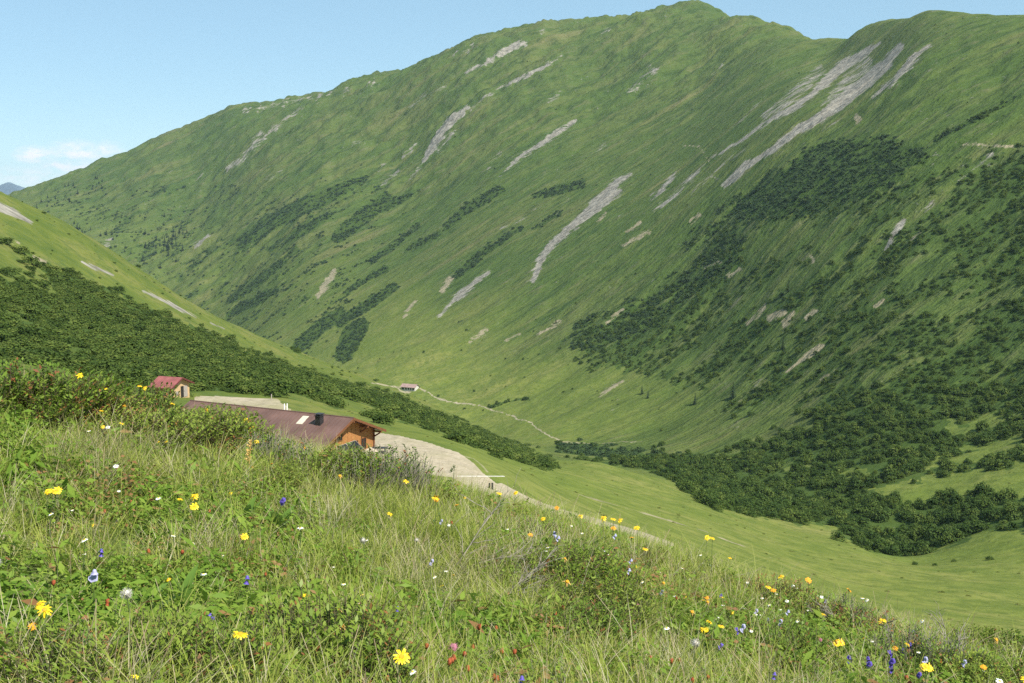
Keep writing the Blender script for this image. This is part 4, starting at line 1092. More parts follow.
def bell(m):
    b = MB(); n = 10; prof = [(.002, .0), (.008, -.004), (.010, -.012), (.012, -.019), (.0165, -.024)]; V_ = []; Fc = []
    for i, (r, z) in enumerate(prof):
        for k in range(n):
            rr = r * (1 + (.18 if (k % 2 and i == 4) else 0)); V_.append((rr * math.cos(6.28 * k / n), rr * math.sin(6.28 * k / n), z))
    for i in range(4):
        for k in range(n): Fc.append((i * n + k, i * n + (k + 1) % n, (i + 1) * n + (k + 1) % n, (i + 1) * n + k))
    b.add(V_, Fc); return b.mesh('petals', m, True)

def flower_proto(kind):
    h = {'yellow': .30, 'orange': .30, 'button': .16, 'white': .26, 'blue': .21, 'pale': .23, 'red': .14, 'pink': .16, 'fluffy': .24, 'dry': .26}[kind]
    h *= random.uniform(.85, 1.15)
    r = bpy.data.objects.new('proto', None)
    st, tip = stem_mesh(h, random.uniform(-.12, .12), kind in ('yellow', 'orange', 'white', 'dry', 'blue', 'pale'))
    parts = [('stem', st, (0, 0, 0), None, [])]
    tilt = (random.uniform(-.1, .75), random.uniform(-.4, .4), 0)
    if kind in ('yellow', 'orange'):
        m = M_yel if kind == 'yellow' else M_org
        pm = petals_mesh(random.randint(13, 16), random.uniform(.024, .031), .0085, random.uniform(-.1, .35), .16, m, random.choice((1, 2)))
        parts.append(('petals', pm, tip, tilt, [('disc', dome(.0115, .006, M_disc, 'disc', bumpy=.06))]))
        parts.append(('calyx', ball(.008, .007, M_calyx, 'calyx', .05, 0, -.006), tip, tilt, []))
    elif kind == 'dry':
        parts.append(('petals', petals_mesh(11, .026, .006, -.75, .4, M_dry), tip, tilt, [('disc', dome(.011, .007, M_disc, 'disc', bumpy=.1))]))
    elif kind == 'button':
        parts.append(('petals', petals_mesh(5, .011, .010, .25, .08, M_lem), tip, tilt, [('disc', dome(.004, .003, M_disc, 'disc'))]))
    elif kind == 'white':
        parts.append(('petals', petals_mesh(15, random.uniform(.014, .019), .0056, .02, .09, M_whi), tip, tilt, [('disc', dome(.0075, .0045, M_dw, 'disc', bumpy=.05))]))
    elif kind in ('blue', 'pale'):
        parts.append(('petals', bell(M_blu if kind == 'blue' else M_pal), tip, (random.uniform(-.9, .9), random.uniform(-.6, .6), 0), []))
        parts.append(('petals', bell(M_blu if kind == 'blue' else M_pal), tip - Vector((.006, .0, .022)), (random.uniform(-1.4, 1.4), random.uniform(-.9, .9), 0), []))
    elif kind == 'red': parts.append(('seed_head', ball(.0085, .013, M_redh, 'seed_head', .15), tip, tilt, []))
    elif kind == 'pink': parts.append(('flower_head', ball(.013, .013, M_pink, 'flower_head', .14, 60), tip, tilt, []))
    elif kind == 'fluffy': parts.append(('seed_head', ball(.013, .013, M_fluf, 'seed_head', .08, 220), tip, tilt, []))
    return parts, h
NAMES = {'yellow': 'yellow_flower', 'orange': 'orange_flower', 'button': 'buttercup', 'white': 'white_daisy', 'blue': 'bluebell', 'pale': 'pale_bellflower', 'red': 'red_seed_head', 'pink': 'clover_flower', 'fluffy': 'fluffy_seed_head', 'dry': 'withered_flower'}
DESC = {'yellow': 'yellow flower', 'orange': 'orange flower', 'button': 'small lemon yellow buttercup', 'white': 'white daisy', 'blue': 'violet blue bellflower', 'pale': 'pale lilac bellflower', 'red': 'rusty red seed head', 'pink': 'pink clover flower', 'fluffy': 'fluffy grey seed head', 'dry': 'withered tan flower'}
PROT = {k: [flower_proto(k) for _ in range({'yellow': 6, 'white': 5, 'orange': 3, 'blue': 3, 'red': 3}.get(k, 2))] for k in NAMES}
FL = {
 'yellow': [(25, 348, 1), (78, 375, 1.1), (104, 388, 1), (139, 386, 1), (144, 388, .9), (170, 404, .9), (204, 410, .9), (236, 420, 1), (242, 421, 1.1), (247, 421, 1), (45, 492, 1), (51, 491, 1), (57, 490, 1), (194, 496, 1), (180, 499, .8), (189, 507, 1), (257, 442, 1), (403, 481, 1), (435, 498, 1.1), (440, 497, 1), (240, 537, .85), (33, 605, 1), (44, 610, 1), (239, 634, 1.1), (306, 595, .9), (392, 658, 1.15), (387, 514, .85),
            (499, 493, 1), (513, 493, 1), (540, 519, 1), (580, 516, .9), (603, 518, 1), (613, 519, 1), (619, 520, 1), (638, 527, 1), (706, 538, 1), (712, 538, .9), (645, 549, .9), (700, 630, 1), (704, 629, 1), (713, 622, .9), (721, 626, .8), (730, 558, .8), (780, 576, 1.1), (768, 587, .9), (849, 576, .8), (920, 584, 1), (936, 586, .8), (925, 594, .8), (883, 620, 1), (878, 623, .9), (837, 643, .9), (833, 644, .8), (928, 669, 1.2), (924, 668, 1), (1021, 678, 1), (943, 618, .8), (968, 620, .9), (980, 619, .8), (463, 498, .7)],
 'orange': [(113, 400, .8), (125, 406, .9), (250, 428, .9), (558, 508, .8), (614, 528, .9), (630, 537, .9), (809, 580, .9), (848, 586, .8), (36, 626, .7), (455, 485, .6), (774, 591, .8), (848, 590, .8), (438, 500, .8), (455, 505, .7)],
 'button': [(131, 677, 1), (172, 652, .8), (235, 669, .9), (357, 551, .9), (364, 595, .9), (686, 598, .8), (1000, 625, .8), (842, 567, .8), (415, 560, .7)],
 'white': [(49, 514, 1), (82, 540, 1.2), (172, 536, 1), (203, 574, 1), (90, 431, .9), (108, 427, 1), (63, 408, .8), (116, 466, 1), (160, 498, 1.1), (119, 491, .7), (302, 462, .8), (300, 528, 1.2), (366, 540, .8), (343, 584, .9), (433, 577, .9), (449, 525, .7), (507, 529, .8), (410, 672, 1), (487, 496, .6), (547, 547, 1), (556, 551, .8), (583, 533, .8), (571, 526, .8), (605, 550, .9), (609, 554, .8), (668, 628, 1.1), (682, 568, .7), (701, 555, .7), (702, 563, .8), (715, 561, .6), (748, 582, .8), (762, 598, .8), (768, 605, .8), (797, 588, .9), (793, 586, .8), (787, 601, .8), (796, 621, .9), (822, 597, .9), (818, 596, .8), (862, 598, .9), (866, 600, .9), (896, 597, .7), (854, 612, .7), (921, 621, .9), (943, 614, .8), (953, 620, .8), (890, 622, .8), (1000, 681, 1.2), (680, 540, .6), (776, 594, .7), (338, 430, .7), (84, 554, .6)],
 'blue': [(284, 498, 1.2), (251, 575, 1.1), (104, 549, 1), (212, 614, .9), (526, 675, 1.1), (534, 682, 1), (848, 656, 1), (867, 657, .9), (871, 662, 1), (890, 651, 1), (894, 659, 1.1), (909, 643, 1), (928, 639, .9), (902, 648, .8), (858, 690, 1), (849, 590, .7), (400, 606, .7), (722, 594, .7)],
 'pale': [(91, 568, 1.2), (88, 572, 1), (555, 531, 1.1), (556, 536, 1), (613, 534, 1), (629, 559, .9), (915, 629, .9), (786, 610, .9), (825, 600, .8), (430, 560, .8), (755, 610, .8), (660, 590, .7), (440, 520, .7)],
 'red': [(398, 620, 1), (385, 635, 1), (414, 643, 1.1), (426, 646, 1.1), (479, 627, 1.2), (476, 647, 1.1), (447, 663, 1.2), (452, 660, 1.2), (457, 657, 1.1), (464, 654, 1.1), (471, 668, 1.1), (504, 650, 1.2), (514, 652, 1.1), (500, 678, 1), (492, 676, 1.1), (390, 678, .9), (558, 614, 1), (565, 607, 1), (560, 600, .9), (639, 600, 1), (617, 603, 1), (650, 658, 1), (671, 661, 1.1), (682, 660, 1.1), (705, 677, 1), (151, 551, 1), (182, 552, 1), (53, 583, 1), (107, 602, 1), (110, 606, .9), (906, 678, 1.1), (909, 684, 1.2), (750, 630, .9), (690, 575, .8), (268, 574, .9), (230, 580, .9)],
 'pink': [(453, 647, 1.2), (637, 604, 1), (820, 640, .9)],
 'fluffy': [(131, 593, 1.1), (365, 541, 1), (694, 643, 1.1), (0, 562, 1), (416, 540, .7)],
 'dry': [(302, 448, .9), (338, 476, 1), (563, 582, 1.1), (690, 612, .9), (662, 583, .8), (338, 608, 1), (336, 626, 1), (562, 559, .9), (706, 602, .8), (765, 520, .7), (720, 533, .7), (836, 640, .9), (995, 640, .8)],
}
def sprinkle(kind, n, ua, ub, s0, s1, lo, hi):
    for _ in range(n):
        u = random.uniform(ua, ub); e = float(edge(u)[0])
        FL[kind].append((u, e + random.uniform(lo, hi) * (690 - e), random.uniform(s0, s1)))
sprinkle('white', 10, 520, 1010, .55, .8, .0, .35); sprinkle('yellow', 8, 540, 1010, .55, .8, -.08, .25); sprinkle('orange', 4, 520, 1010, .6, .8, -.04, .25)
sprinkle('yellow', 6, 20, 260, .55, .8, -.10, .04); sprinkle('orange', 4, 10, 300, .6, .8, -.08, .06); sprinkle('white', 12, 20, 500, .45, .7, .1, .8); sprinkle('white', 14, 520, 1010, .55, .8, .0, .45); sprinkle('yellow', 6, 60, 520, .5, .8, .0, .7); sprinkle('red', 14, 30, 1000, .9, 1.2, .1, .95); sprinkle('blue', 6, 600, 1000, .8, 1.0, .2, .8); sprinkle('pale', 5, 500, 1000, .8, 1.0, .1, .5)
def region(u, v):
    if v < 455 and u < 262: return 'R1'
    if v < 470 and u >= 262 and u < 345: return 'R2'
    if u < 262 and v < 560: return 'R3'
    if u < 262: return 'R4'
    if u < 520 and v < 570: return 'R5'
    if u < 545: return 'R6'
    if u < 680 and v < 565: return 'R7'
    if u < 775: return 'R8'
    if u < 875: return 'R9'
    return 'R10'
WHERE = {'R1': 'on the crest below the shed', 'R2': 'before the chalet roof', 'R3': 'in the left grass', 'R4': 'in bottom left corner', 'R5': 'below the chalet', 'R6': 'at bottom centre', 'R7': 'along the meadow edge track', 'R8': 'right of middle shrubs', 'R9': 'on the right crest', 'R10': 'at far right'}
made = {}
nmiss = 0
for kind, L in FL.items():
    for (u, v, s) in L:
        if kind in ('yellow', 'orange', 'white'): s *= .86
        parts, h = random.choice(PROT[kind])
        q = None
        for hh in (h * s, h * s * .75, h * s * 1.25, h * s * 1.6):
            c = hit(u, v, hh)
            if c is not None and c[1] < 30: q = c; use = hh; break
        if q is None: nmiss += 1; print('flower missed', kind, u, v); continue
        sc = use / h
        if kind in ('blue', 'pale'): s *= .72
        r = empty(NAMES[kind], q, 0); r.scale = (s, s, sc)
        r.rotation_euler = (0, 0, random.choice((0, 0, random.uniform(-1, 1), random.uniform(-3, 3))))
        for nm, me_, loc, rot, subs in parts:
            o = part(nm, me_, r); o.location = loc
            if nm != 'stem': o.scale = (1, 1, s / sc)
            if rot: o.rotation_euler = rot
            for sn, sm in subs: part(sn, sm, o)
        tag(r, 'x', 'flower', 'flowers of the meadow')
        made.setdefault((kind, region(u, v)), []).append((u, r))
for (kind, reg), L in made.items():
    L.sort(key=lambda t: t[0]); ordinal_labels([o for _, o in L], DESC[kind], WHERE[reg])
# a few tall stalks of their own
def stalk(name, u, v, h, m, label, plume):
    c = hit(u, v, h)
    if c is None: return
    r = empty(name, c); b = MB(); b.tube([(0, 0, -.03), (.01, 0, h * .5), (.03, 0, h)], [.0035, .003, .002], 5); part('stem', b.mesh('stem', m), r)
    b = MB(); nn = 70 if plume else 26
    for i in range(nn):
        f = random.random(); z = h * ((.55 + .45 * f) if plume else (.86 + .16 * f)); d = Vector((random.gauss(0, 1), random.gauss(0, 1), .9)).normalized(); s = d.orthogonal() * .0016; p = Vector((.03 * f, 0, z)); L = .028 if plume else .022
        b.quad(p - s, p + s, p + d * L + s, p + d * L - s)
    part('seed_plume' if plume else 'flower_bud', b.mesh('plume', M_dry if plume else M_calyx), r)
    tag(r, label, 'plant')
stalk('dried_stalk', 247, 442, .34, M_dry, 'tall dried tan seed stalk before the left end of the brown roof', True)
stalk('bud_stalk', 451, 467, .36, M_stem, 'tall thin stalk with closed bud rising before the gravel yard', False)

# ------------------------------------------------------------------ buildings
M_wood = plain('warm_larch_boards', (.36, .165, .055), .7, .25, .35, 3.0, (.6, .6, 9), .15)
M_woodd = plain('dark_beam', (.16, .065, .028), .75, .2, .3, 5)
M_woodp = plain('pale_new_boards', (.50, .34, .18), .75, .2, .28, 3.0, (9, 9, .6), .15)
M_woodg = plain('weathered_boards', (.33, .29, .245), .85, .15, .25, 3.0, (9, 9, .6), .15)
M_roofb = plain('brown_sheet_roof', (.140, .080, .064), .55, .3, .22, .45)
M_roofr = plain('red_sheet_roof', (.255, .085, .078), .6, .3, .22, .9)
M_dark = plain('dark_opening', (.022, .020, .019), .4, .4, .2, 3)
M_black = plain('black_metal', (.030, .028, .028), .5, .4, .2, 3)
M_panel = plain('solar_glass', (.012, .015, .024), .5, .25, .2, 2)
M_white = plain('white_paint', (.74, .73, .70), .6, .3, .06, 4)
M_sky = plain('pale_skylight', (.56, .50, .38), .35, .5, .08, 2)
M_canvas = plain('beige_canvas', (.56, .43, .33), .85, .2, .1, 5)
M_canvo = plain('orange_canvas', (.55, .26, .12), .85, .2, .1, 5)
M_stone = plain('pale_plaster', (.56, .53, .48), .85, .2, .15, 2)
M_oldroof = plain('weathered_pink_roof', (.30, .20, .175), .8, .2, .2, .6)

def gable_frame(pa, pb):
    """pa near eave corner, pb far eave corner of a gable (same height): origin between, x into the building, y along the gable"""
    g = (pb - pa); g.z = 0; wid = g.length; y = g.normalized(); x = Vector((-y.y, y.x, 0))
    return (pa + pb) / 2, math.atan2(x.y, x.x), wid

# chalet
zE = -31.0
o, rz, wid = gable_frame(at(320, 454, zE), at(386, 431, zE))
peak = at(350.5, 419.5, 0); th_, t_ = pix(350.5, 419.5)
rise = float(t_) * math.hypot(o.x, o.y) - zE
Lr = 27.0; gz = -33.75 - o.z
ch = empty('chalet', (o.x, o.y, o.z), rz)
hw = wid / 2
ov = 1.0; sl_ = rise / hw
th0 = .16
# roof: two slabs meeting at the ridge
b = MB()
for s in (-1, 1):
    b.prism([(0, s * .0, rise), (0, s * hw, 0), (0, s * hw, th0), (0, s * .0, rise + th0 * 1.05)], (Lr, 0, 0)) if s > 0 else b.prism([(0, 0, rise), (0, 0, rise + th0 * 1.05), (0, -hw, th0), (0, -hw, 0)], (Lr, 0, 0))
roof = part('roof', b.mesh('roof', M_roofb), ch)
b = MB()       # standing seams
for s in (-1, 1):
    for k in range(44):
        x = .3 + k * .61
        b.prism([(x, s * .05, rise + th0 - .01), (x, s * hw, th0 - .01), (x, s * hw, th0 + .035), (x, s * .05, rise + th0 + .035)], (.03, 0, 0))
part('seam_ribs', b.mesh('seam_ribs', M_roofb), roof)
b = MB(); b.tube([(-.03, 0, rise + th0 + .03), (Lr, 0, rise + th0 + .03)], .09, 6); part('ridge_cap', b.mesh('ridge_cap', M_roofb), roof)
b = MB()
for s in (-1, 1): b.prism([(-.06, 0, rise - .12), (-.06, s * hw, -.14), (-.06, s * hw, th0 + .03), (-.06, 0, rise + th0 + .05)], (.055, 0, 0))
part('verge_board', b.mesh('verge_board', M_woodd), roof)
# chimney and skylight on the near roof plane
def roofpt(u, v):
    th, t = pix(u, v); th = float(th); t = float(t)
    Mi = ch.matrix_basis if False else (Matrix.Translation(ch.location) @ Matrix.Rotation(rz, 4, 'Z'))
    inv = Mi.inverted(); p0 = inv @ Vector((0, 0, 0)); dr = (inv.to_3x3() @ Vector((math.sin(th), math.cos(th), t)))
    # plane: z = rise + th0 + y*sl_  (near side, y<0)
    k = (rise + th0 - p0.y * sl_ - p0.z) / (dr.z + dr.y * sl_)
    return p0 + dr * k
cpnt = roofpt(319.5, 424)
b = MB(); cx, cyy = cpnt.x, cpnt.y; zt = rise + th0 - cyy * sl_
b.box((cx - .38, cyy - .38, zt - .4), (cx + .38, cyy + .38, zt + 1.05)); b.box((cx - .46, cyy - .46, zt + 1.05), (cx + .46, cyy + .46, zt + 1.14)); b.box((cx - .3, cyy - .3, zt + 1.14), (cx + .3, cyy + .3, zt + 1.3)); b.box((cx - .5, cyy - .5, zt + 1.3), (cx + .5, cyy + .5, zt + 1.36))
part('chimney', b.mesh('chimney', M_black), roof)
a1, a2, a3, a4 = roofpt(303.0, 416.2), roofpt(309.2, 416.6), roofpt(302.0, 424.4), roofpt(295.8, 424.0)
b = MB(); up = Vector((0, 0, .06)); b.add([a1 + up, a2 + up, a3 + up, a4 + up, a1 - up, a2 - up, a3 - up, a4 - up], [(0, 1, 2, 3), (7, 6, 5, 4), (0, 4, 5, 1), (1, 5, 6, 2), (2, 6, 7, 3), (3, 7, 4, 0)])
part('skylight', b.mesh('skylight', M_sky), roof)
# walls
wy = hw - 1.1; x0, x1 = 1.25, Lr - .8
b = MB()
zt = rise - wy * sl_ - .02
zt = (1.1) * sl_
b.prism([(x0, -wy, gz), (x0, wy, gz), (x0, wy, zt - .05), (x0, 0, rise - .05), (x0, -wy, zt - .05)], (x1 - x0, 0, 0))
part('wall', b.mesh('wall', M_wood), ch)
b = MB()      # board joints, corner posts
for k in range(int(2 * wy / .9)):
    y = -wy + .45 + k * .9; zz = rise - abs(y) * sl_ - .15
    b.box((x0 - .03, y - .05, gz), (x0 + .01, y + .05, zz))
part('board_strips', b.mesh('board_strips', M_wood), ch)
for y in (-wy, wy):
    b = MB(); b.box((x0 - .12, y - .14, gz), (x0 + .16, y + .14, zt)); part('corner_post', b.mesh('corner_post', M_woodd), ch)
for y in (-wy, -wy * .5, 0, wy * .5, wy):
    zz = rise - abs(y) * sl_ - .22
    b = MB(); b.box((-.02, y - .12, zz - .20), (x0 + .5, y + .12, zz)); part('purlin', b.mesh('purlin', M_woodd), ch)
    if y not in (0,):
        b = MB(); b.prism([(x0, y - .07, zz - 1.0), (x0, y + .07, zz - 1.0), (x0, y + .07, zz - .78), (x0, y - .07, zz - .78)], (-1.0, 0, .62)); part('brace', b.mesh('brace', M_woodd), ch)
def window(y, z, w_, h_, glass=M_dark, shutters=False):
    b = MB(); t = .08
    for lo, hi in (((x0 - .09, y - w_ / 2 - t, z - t), (x0 + .02, y + w_ / 2 + t, z)), ((x0 - .09, y - w_ / 2 - t, z + h_), (x0 + .02, y + w_ / 2 + t, z + h_ + t)), ((x0 - .09, y - w_ / 2 - t, z), (x0 + .02, y - w_ / 2, z + h_)), ((x0 - .09, y + w_ / 2, z), (x0 + .02, y + w_ / 2 + t, z + h_)), ((x0 - .08, y - .025, z), (x0 + .02, y + .025, z + h_))): b.box(lo, hi)
    f = part('window', b.mesh('window', M_woodd), ch)
    b = MB(); b.box((x0 - .04, y - w_ / 2 + .003, z + .003), (x0 + .015, y + w_ / 2 - .003, z + h_ - .003)); part('pane', b.mesh('pane', glass), f)
window(1.5, .35, 1.0, 1.2); window(wy - 1.5, -.75, 1.1, .9)
window(-wy + 2.4, -1.75, 1.0, 1.35); window(-wy + 4.2, -1.75, .9, 1.3)
b = MB(); b.box((x0 - .07, -.4, gz + .05), (x0 + .01, .6, gz + 2.1)); dr = part('door', b.mesh('door', M_dark), ch)
b = MB(); b.box((x0 - .12, -.32, gz + 1.0), (x0 - .07, -.26, gz + 1.14)); part('handle', b.mesh('handle', M_white), dr)
# tilted solar panels over the terrace
for k in range(2):
    b = MB(); y0 = -1.5 + k * 2.15
    M_ = Matrix.Translation((x0 - .30, y0, -.25)) @ Matrix.Rotation(R(-36), 4, 'Y')
    b.box((-1.55, 0, 0), (0, 2.05, .05), M_); pn_o = part('solar_panel', b.mesh('solar_panel', M_panel), ch)
    b = MB()
    for lo, hi in (((-1.60, -.04, -.02), (-1.55, 2.09, .07)), ((0, -.04, -.02), (.05, 2.09, .07)), ((-1.55, -.05, -.02), (0, -.002, .07)), ((-1.55, 2.052, -.02), (0, 2.10, .07))): b.box(lo, hi, M_)
    part('panel_frame', b.mesh('panel_frame', M_woodg), pn_o)
tag(ch, 'wooden chalet with long brown sheet metal roof and orange boarded gable', 'chalet')
MC = Matrix.Translation(ch.location) @ Matrix.Rotation(rz, 4, 'Z')
# terrace things before the gable
def parasol(lx, ly, m, r_, label, tilt):
    p = at(lx, ly, -31.75); g0 = float(gxy(p.x, p.y)[0])
    q = empty('parasol', (p.x, p.y, g0), 0); h = -31.75 - g0
    b = MB(); b.tube([(0, 0, 0), (0, 0, h)], .03, 8); part('pole', b.mesh('pole', M_woodd), q)
    b = MB(); b.tube([(0, 0, 0), (0, 0, .1)], [.32, .28], 12); part('base', b.mesh('base', M_stone), q)
    b = MB(); n_ = 8; vs = [(0, 0, h + .06)] + [(r_ * math.cos(6.28 * k / n_), r_ * math.sin(6.28 * k / n_), h - .5) for k in range(n_)] + [(r_ * math.cos(6.28 * k / n_), r_ * math.sin(6.28 * k / n_), h - .68) for k in range(n_)] + [(0, 0, h + .02)]
    b.add(vs, [(0, 1 + k, 1 + (k + 1) % n_) for k in range(n_)] + [(1 + k, 1 + n_ + k, 1 + n_ + (k + 1) % n_, 1 + (k + 1) % n_) for k in range(n_)] + [(2 * n_ + 1, 1 + n_ + (k + 1) % n_, 1 + n_ + k) for k in range(n_)])
    part('canopy', b.mesh('canopy', m), q); tag(q, label, 'parasol', 'parasols on the chalet terrace')
parasol(338, 449.0, M_canvo, 1.1, 'orange parasol before the left half of the chalet gable', .1)
parasol(370, 447.5, M_canvas, 1.1, 'pale beige parasol before the right half of the chalet gable', .1)
p = at(380, 450.5, -33.2); g0 = float(gxy(p.x, p.y)[0])
q = empty('picnic_table', (p.x, p.y, g0), rz + .4)
b = MB(); b.box((-1.0, -.4, .70), (1.0, .4, .76)); part('tabletop', b.mesh('tabletop', M_black), q)
for s in (-1, 1):
    b = MB(); b.box((-1.0, s * .75 - .14, .42), (1.0, s * .75 + .14, .46)); part('bench_seat', b.mesh('bench_seat', M_black), q)
    b = MB(); b.prism([(s * .7 - .04, -.8, 0), (s * .7 - .04, -.7, 0), (s * .7 - .04, -.25, .70), (s * .7 - .04, -.35, .70)], (.08, 0, 0)); b.prism([(s * .7 - .04, .8, 0), (s * .7 - .04, .35, .70), (s * .7 - .04, .25, .70), (s * .7 - .04, .7, 0)], (.08, 0, 0)); b.box((s * .7 - .03, -.85, .36), (s * .7 + .03, .85, .42)); part('leg', b.mesh('leg', M_black), q)
tag(q, 'dark picnic table on the gravel at the right corner of the chalet', 'table')

# shed
zE = -30.4
o, rz2, wid = gable_frame(at(171.5, 389.3, zE), at(194.3, 383.3, zE)); hw = wid / 2
th_, t_ = pix(183, 378.2); rise = float(t_) * math.hypot(o.x, o.y) - zE; sl_ = rise / hw
Lr = 4.6; gz = float(gxy(o.x, o.y)[0]) - o.z
gz = min(gz, -1.9)
sh = empty('shed', (o.x, o.y, o.z), rz2)
b = MB(); th0 = .12
for s in (-1, 1):
    poly = [(0, 0, rise), (0, s * hw, 0), (0, s * hw, th0), (0, 0, rise + th0)]
    b.prism(poly if s > 0 else poly[::-1], (Lr, 0, 0))
roof = part('roof', b.mesh('roof', M_roofr), sh)
b = MB()
for s in (-1, 1):
    for k in range(12):
        x = .15 + k * .38; b.prism([(x, s * .03, rise + th0 - .01), (x, s * hw, th0 - .01), (x, s * hw, th0 + .03), (x, s * .03, rise + th0 + .03)], (.03, 0, 0))
part('seam_ribs', b.mesh('seam_ribs', M_roofr), roof)
b = MB()
for s in (-1, 1): b.prism([(-.05, 0, rise - .10), (-.05, s * hw, -.10), (-.05, s * hw, th0 + .02), (-.05, 0, rise + th0 + .03)], (.045, 0, 0))
part('verge_board', b.mesh('verge_board', plain('dark_red_trim', (.12, .035, .03), .6, .3, .2, 5)), roof)
wy = hw - .55; x0, x1 = .6, Lr - .3; zt = .55 * sl_ - .03
b = MB(); b.prism([(x0, -wy, gz - .5), (x0, wy, gz - .5), (x0, wy, zt), (x0, 0, rise - .03), (x0, -wy, zt)], (x1 - x0, 0, 0)); part('wall', b.mesh('wall', M_woodp), sh)
b = MB(); b.box((x0 + .02, wy - .02, gz - .5), (x1 - .02, wy + .03, gz + .95)); part('lower_boards', b.mesh('lower_boards', M_woodg), sh)
b = MB(); b.box((x0 - .03, -.85, gz + .02), (x0 + .01, -.15, gz + 1.85)); part('doorway', b.mesh('doorway', M_dark), sh)
b = MB(); b.box((x0 - .06, -1.85, gz + .02), (x0 - .01, -.88, gz + 1.8)); dr = part('door', b.mesh('door', M_woodg), sh)
b = MB(); b.box((x0 - .10, -1.0, gz + .9), (x0 - .06, -.95, gz + 1.05)); part('handle', b.mesh('handle', M_black), dr)
b = MB(); b.box((x0 - .05, .5, gz + .6), (x0 - .005, 1.2, gz + 1.2)); part('hatch', b.mesh('hatch', M_woodg), sh)
tag(sh, 'small wooden shed with a red metal roof beside the gravel strip', 'shed')

# distant alpine farmhouse
q = hit(410, 389.5, 0, 700)
fm = empty('farmhouse', (q[0], q[1], q[2]), 0)
pa, pb = hit(401.5, 386.5, 0, 700), hit(416.5, 391, 0, 700)
Lh = 15.5; ang = R(-24); fm.rotation_euler = (0, 0, ang)
b = MB(); b.box((-Lh / 2, -4.2, -2.5), (Lh / 2, 4.2, 3.0)); b.prism([(-Lh / 2, -4.2, 3.0), (-Lh / 2, 4.2, 3.0), (-Lh / 2, 0, 5.2)], (Lh, 0, 0)); part('wall', b.mesh('wall', M_stone), fm)
b = MB()
for s in (-1, 1):
    poly = [(-Lh / 2 - .8, 0, 5.35), (-Lh / 2 - .8, s * 5.2, 2.75), (-Lh / 2 - .8, s * 5.2, 2.95), (-Lh / 2 - .8, 0, 5.6)]
    b.prism(poly if s < 0 else poly[::-1], (Lh + 1.6, 0, 0))
part('roof', b.mesh('roof', M_oldroof), fm)
for x, w_ in ((-5.6, 2.4), (-2.2, 1.6), (.6, 1.6), (3.2, 1.4), (6.0, 1.8)):
    b = MB(); b.box((x - w_ / 2, -4.24, .2), (x + w_ / 2, -4.15, 2.2)); part('window', b.mesh('window', M_dark), fm)
tag(fm, 'tiny distant farmhouse with a pinkish roof beside the pale valley path', 'farmhouse')

# yard furniture: stakes, plank, posts
def stake(name, u, v, h, w_, m, label, dmin=110):
    c = hit(u, v, 0, dmin)
    if c is None: return
    b = MB(); b.box((-w_ / 2, -w_ / 2, -.2), (w_ / 2, w_ / 2, h)); b.box((-w_ * .42, -w_ * .42, h), (w_ * .42, w_ * .42, h + .05)); ob = link(name, b.mesh(name, m)); ob.location = c; ob.rotation_euler = (random.gauss(0, .04), random.gauss(0, .04), .4)
    tag(ob, label, 'post', 'posts by the gravel')
stake('fence_post', 284.3, 410.5, 1.05, .16, M_white, 'left of two white stakes at the end of the gravel strip above the brown roof')
stake('fence_post', 287.0, 411.0, 1.15, .16, M_white, 'right of two white stakes at the end of the gravel strip above the brown roof')
stake('fence_post', 271.5, 400.0, .95, .14, M_woodg, 'grey stake on the far rim of the gravel strip, left of the white stakes')
stake('marker_post', 489.4, 488.0, .55, .18, M_black, 'shorter dark post on the gravel track, left of the taller one')
stake('marker_post', 492.4, 489.5, .75, .18, M_black, 'taller dark post on the gravel track, right of the shorter one')
c1, c2 = hit(455, 476.2, 0, 105), hit(508, 476.4, 0, 105)
if c1 and c2:
    b = MB(); p1, p2 = Vector(c1), Vector(c2)
    n_ = 24; dv = (p2 - p1); sd = Vector((-dv.y, dv.x, 0)).normalized() * .13
    pts = [Vector(hit(456 + 48 * i / n_, 476.3, 0, 105)) for i in range(n_ + 1)]
    zmax = [p_.z + .05 for p_ in pts]
    vs = []; fs = []
    for p_, zz in zip(pts, zmax): vs += [(p_ + sd).to_tuple()[:2] + (zz - .5,), (p_ - sd).to_tuple()[:2] + (zz - .5,), (p_ - sd).to_tuple()[:2] + (zz,), (p_ + sd).to_tuple()[:2] + (zz,)]
    for i in range(n_):
        for k in range(4): fs.append((i * 4 + k, i * 4 + (k + 1) % 4, i * 4 + 4 + (k + 1) % 4, i * 4 + 4 + k))
    fs += [(0, 3, 2, 1), (n_ * 4, n_ * 4 + 1, n_ * 4 + 2, n_ * 4 + 3)]
    b.add(vs, fs); ob = link('water_bar', b.mesh('water_bar', M_stone)); tag(ob, 'long thin white timber laid across the gravel yard', 'timber')
